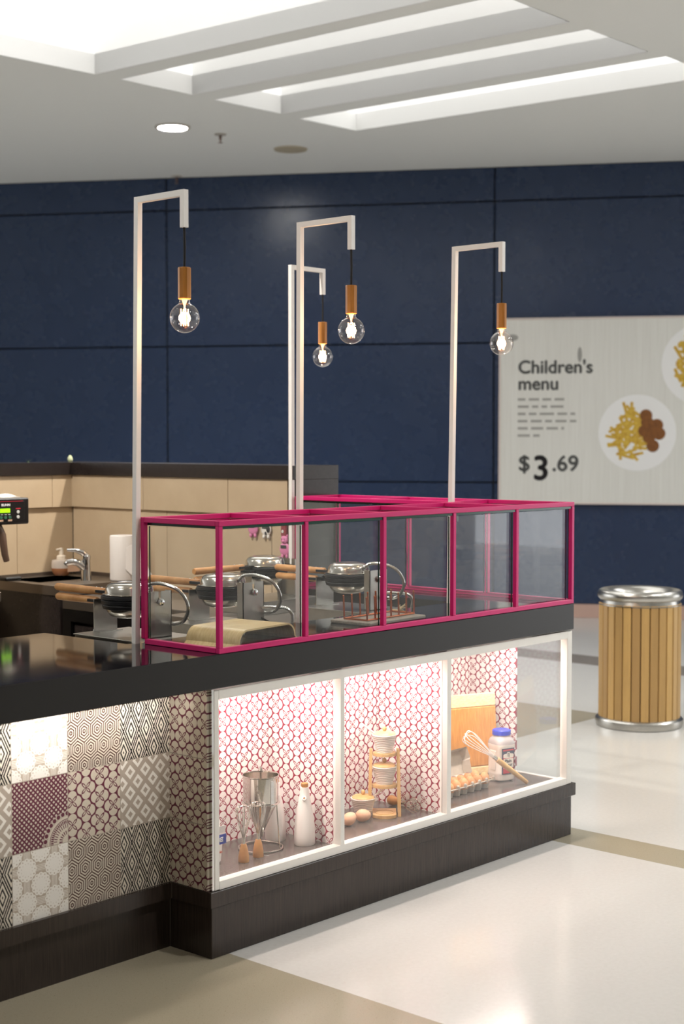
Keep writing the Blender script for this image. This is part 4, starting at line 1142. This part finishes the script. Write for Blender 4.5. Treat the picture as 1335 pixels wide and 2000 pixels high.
m = MB(); m.lathe([(.16, .728), (.16, .60), (.0001, .60)], (0, 0, 0), 40, caps=False); m.build('opening', 'black_rubber', tb)
m = MB(); m.lathe([(.235, 0), (.243, .003), (.247, .03), (.246, .042), (.238, .050), (.226, .056), (.215, .056)], (0, 0, 0), 64, caps=False); lab(m.build('base_ring', 'steel', tb), 'steel base ring')

# menu board on the navy wall
mb_ = thing('menu_board', 'large white menu board with plates of food on the navy wall', 'sign', wp(.45, 1.04, .0))
ML = Matrix.Translation(-Vector(mb_.location)) @ WM
def mbuild(m, nm, mt, parent=None, l=None):
    m.xf(ML); o = m.build(nm, mt, parent or mb_); 
    if l: lab(o, l)
    return o
m = MB(); m.box(-.772, 1.70, 1.054, 2.722, .002, .045); bd = mbuild(m, 'panel', 'print_white')
m = MB()
for a_, b_, c_, e_ in ((-.786, -.770, 1.04, 2.737), (1.698, 1.714, 1.04, 2.737), (-.770, 1.698, 1.04, 1.056), (-.770, 1.698, 2.721, 2.737)): m.box(a_, b_, c_, e_, .001, .055, .003)
mbuild(m, 'frame', 'sign_edge')
TXT = lambda l, z: ML @ Matrix.Translation((l, z, .0455))
text_mesh('heading', "Children's", .165, 'ink_grey', bd, TXT(-.612, 2.235), 0, .001, heavy=.005)
text_mesh('heading', 'menu', .165, 'ink_grey', bd, TXT(-.612, 2.085), 0, .001, heavy=.005)
text_mesh('price', '$', .20, 'ink_grey', bd, TXT(-.605, 1.345), 0, .001, heavy=.005)
text_mesh('price', '3', .31, 'ink', bd, TXT(-.475, 1.265), 0, .001, heavy=.008)
text_mesh('price', '.69', .20, 'ink_grey', bd, TXT(-.300, 1.345), 0, .001, heavy=.005)
# the fine print is too small to read in the photo: rows of soft grey dashes
random.seed(3)
m = MB()
for r_, wd in enumerate((.42, .44, .52, .53, .42, .20)):
    x = -.612; z = 1.985 - r_*.066
    while x < -.612 + wd:
        l_ = random.uniform(.05, .13); m.box(x, min(x + l_, -.612 + wd), z, z + .022, .0448, .0462); x += l_ + .03
mat('fine_print', '#a3a29d', .6); mbuild(m, 'fine_print', 'fine_print', None)
def plate(lb_, l, z, R_, food=True):
    m = MB(); m.lathe([(.0001, .0455), (R_, .0455), (R_, .0475), (R_*.97, .049), (R_*.74, .0475), (.0001, .0475)], (0, 0, 0), 56); m.xf(Matrix.Translation((l, z, 0))); p = mbuild(m, 'printed_plate', 'plate_print', bd, lb_)
    m = MB(); rnd = random.Random(int(l*100)); 
    for k in range(70):
        a_ = rnd.uniform(0, 2*PI); q = R_*.66*math.sqrt(rnd.random()); x = l - R_*.18 + q*math.cos(a_)*.72; y = z + q*math.sin(a_)
        th_ = rnd.uniform(0, PI); M_ = Matrix.Translation((x, y, 0)) @ Matrix.Rotation(th_, 4, 'Z')
        m.box(-R_*.18, R_*.18, -R_*.035, R_*.035, .0478, .0492 + k*.00002, 0, 1, M_)
    mbuild(m, 'printed_fries', 'fries_print', p)
    if food:
        m = MB()
        for dx, dy in ((.25, .28), (.42, .08), (.30, -.12), (.56, -.02), (.40, -.34), (.18, .05), (.22, .45), (.5, .2)):
            m.lathe([(.0001, .0478), (R_*.165, .0478), (R_*.15, .0520), (.0001, .0530)], (0, 0, 0), 18, Matrix.Translation((l + dx*R_, z + dy*R_, 0)))
        mbuild(m, 'printed_meatballs', 'meat_print', p)
plate('printed plate of fries and meatballs', .462, 1.69, .345); plate('printed plate of fries cut by the photo edge', 1.04, 2.30, .37, False); plate('lower right printed plate', 1.30, 1.46, .40)
m = MB(); m.ell((-.66, 2.56, .046), (.05, .03, .001), 12, 6); m.ell((-.055, 2.40, .046), (.02, .07, .001), 12, 6); mbuild(m, 'knot', 'fine_print')

# ceiling fittings
for i, (x, y) in enumerate(DOWNLIGHTS):
    if i == 0: t0 = t = thing('downlight', 'lit round recessed downlight in the ceiling', 'ceiling light', (x, y, CZ), 0, 'recessed ceiling downlights')
    else: t = dup(t0, 'unseen round recessed downlight out of view', (x, y, CZ))
    if i == 0:
        m = MB(); m.lathe([(.112, .0), (.142, -.001), (.140, -.012), (.118, -.016), (.112, -.004)], (0, 0, 0), 40, caps=False); m.build('ring', 'trim_ring', t)
        m = MB(); m.lathe([(.0001, -.010), (.113, -.010), (.114, -.003)], (0, 0, 0), 40, caps=False); m.build('lens', 'downlight_glow', t)
m = MB(); m.lathe([(.0001, -.013), (.125, -.013), (.140, -.010), (.145, 0), (.0001, 0)], (0, 0, 0), 40); o = m.build('ceiling_speaker', 'speaker_cream'); o.location = (6.193, 5.664, CZ); tag(o, 'flat cream round speaker in the ceiling right of the downlight', 'speaker')
t0 = None
for x, y in ((4.6, -1.6), (7.6, .1), (7.6, -3.4), (4.6, -4.4), (7.6, -7.0)):  # made-up panels out of view, added to brighten floor and ceiling
    if t0 is None:
        t0 = thing('added_light_panel', 'added unseen square light panel in the ceiling', 'ceiling light', (x, y, CZ), 0, 'added square ceiling light panels')
        m = MB(); m.box(-.63, .63, -.63, .63, -.012, -.002, .002); m.build('frame', 'trim_ring', t0)
        m = MB(); m.box(-.60, .60, -.60, .60, -.018, -.0125); m.build('diffuser', 'fill_panel_glow', t0)
    else: dup(t0, None, (x, y, CZ))
def sprinkler(loc, lb_):
    t = thing('sprinkler', lb_, 'sprinkler', loc)
    m = MB(); m.lathe([(.0001, 0), (.050, 0), (.048, -.008), (.020, -.012), (.0001, -.012)], (0, 0, 0), 24); m.build('flange', 'trim_ring', t)
    m = MB(); m.lathe([(.012, -.01), (.012, -.045), (.006, -.050), (.006, -.066), (.020, -.068), (.020, -.071), (.0001, -.071)], (0, 0, 0), 14); m.build('nozzle', 'sprinkler', t)
sprinkler((5.3617, 5.6576, CZ), 'small sprinkler head between the downlight and the round speaker')
sprinkler((6.4214, 7.3778, CZ), 'farthest small sprinkler head close to the navy wall')
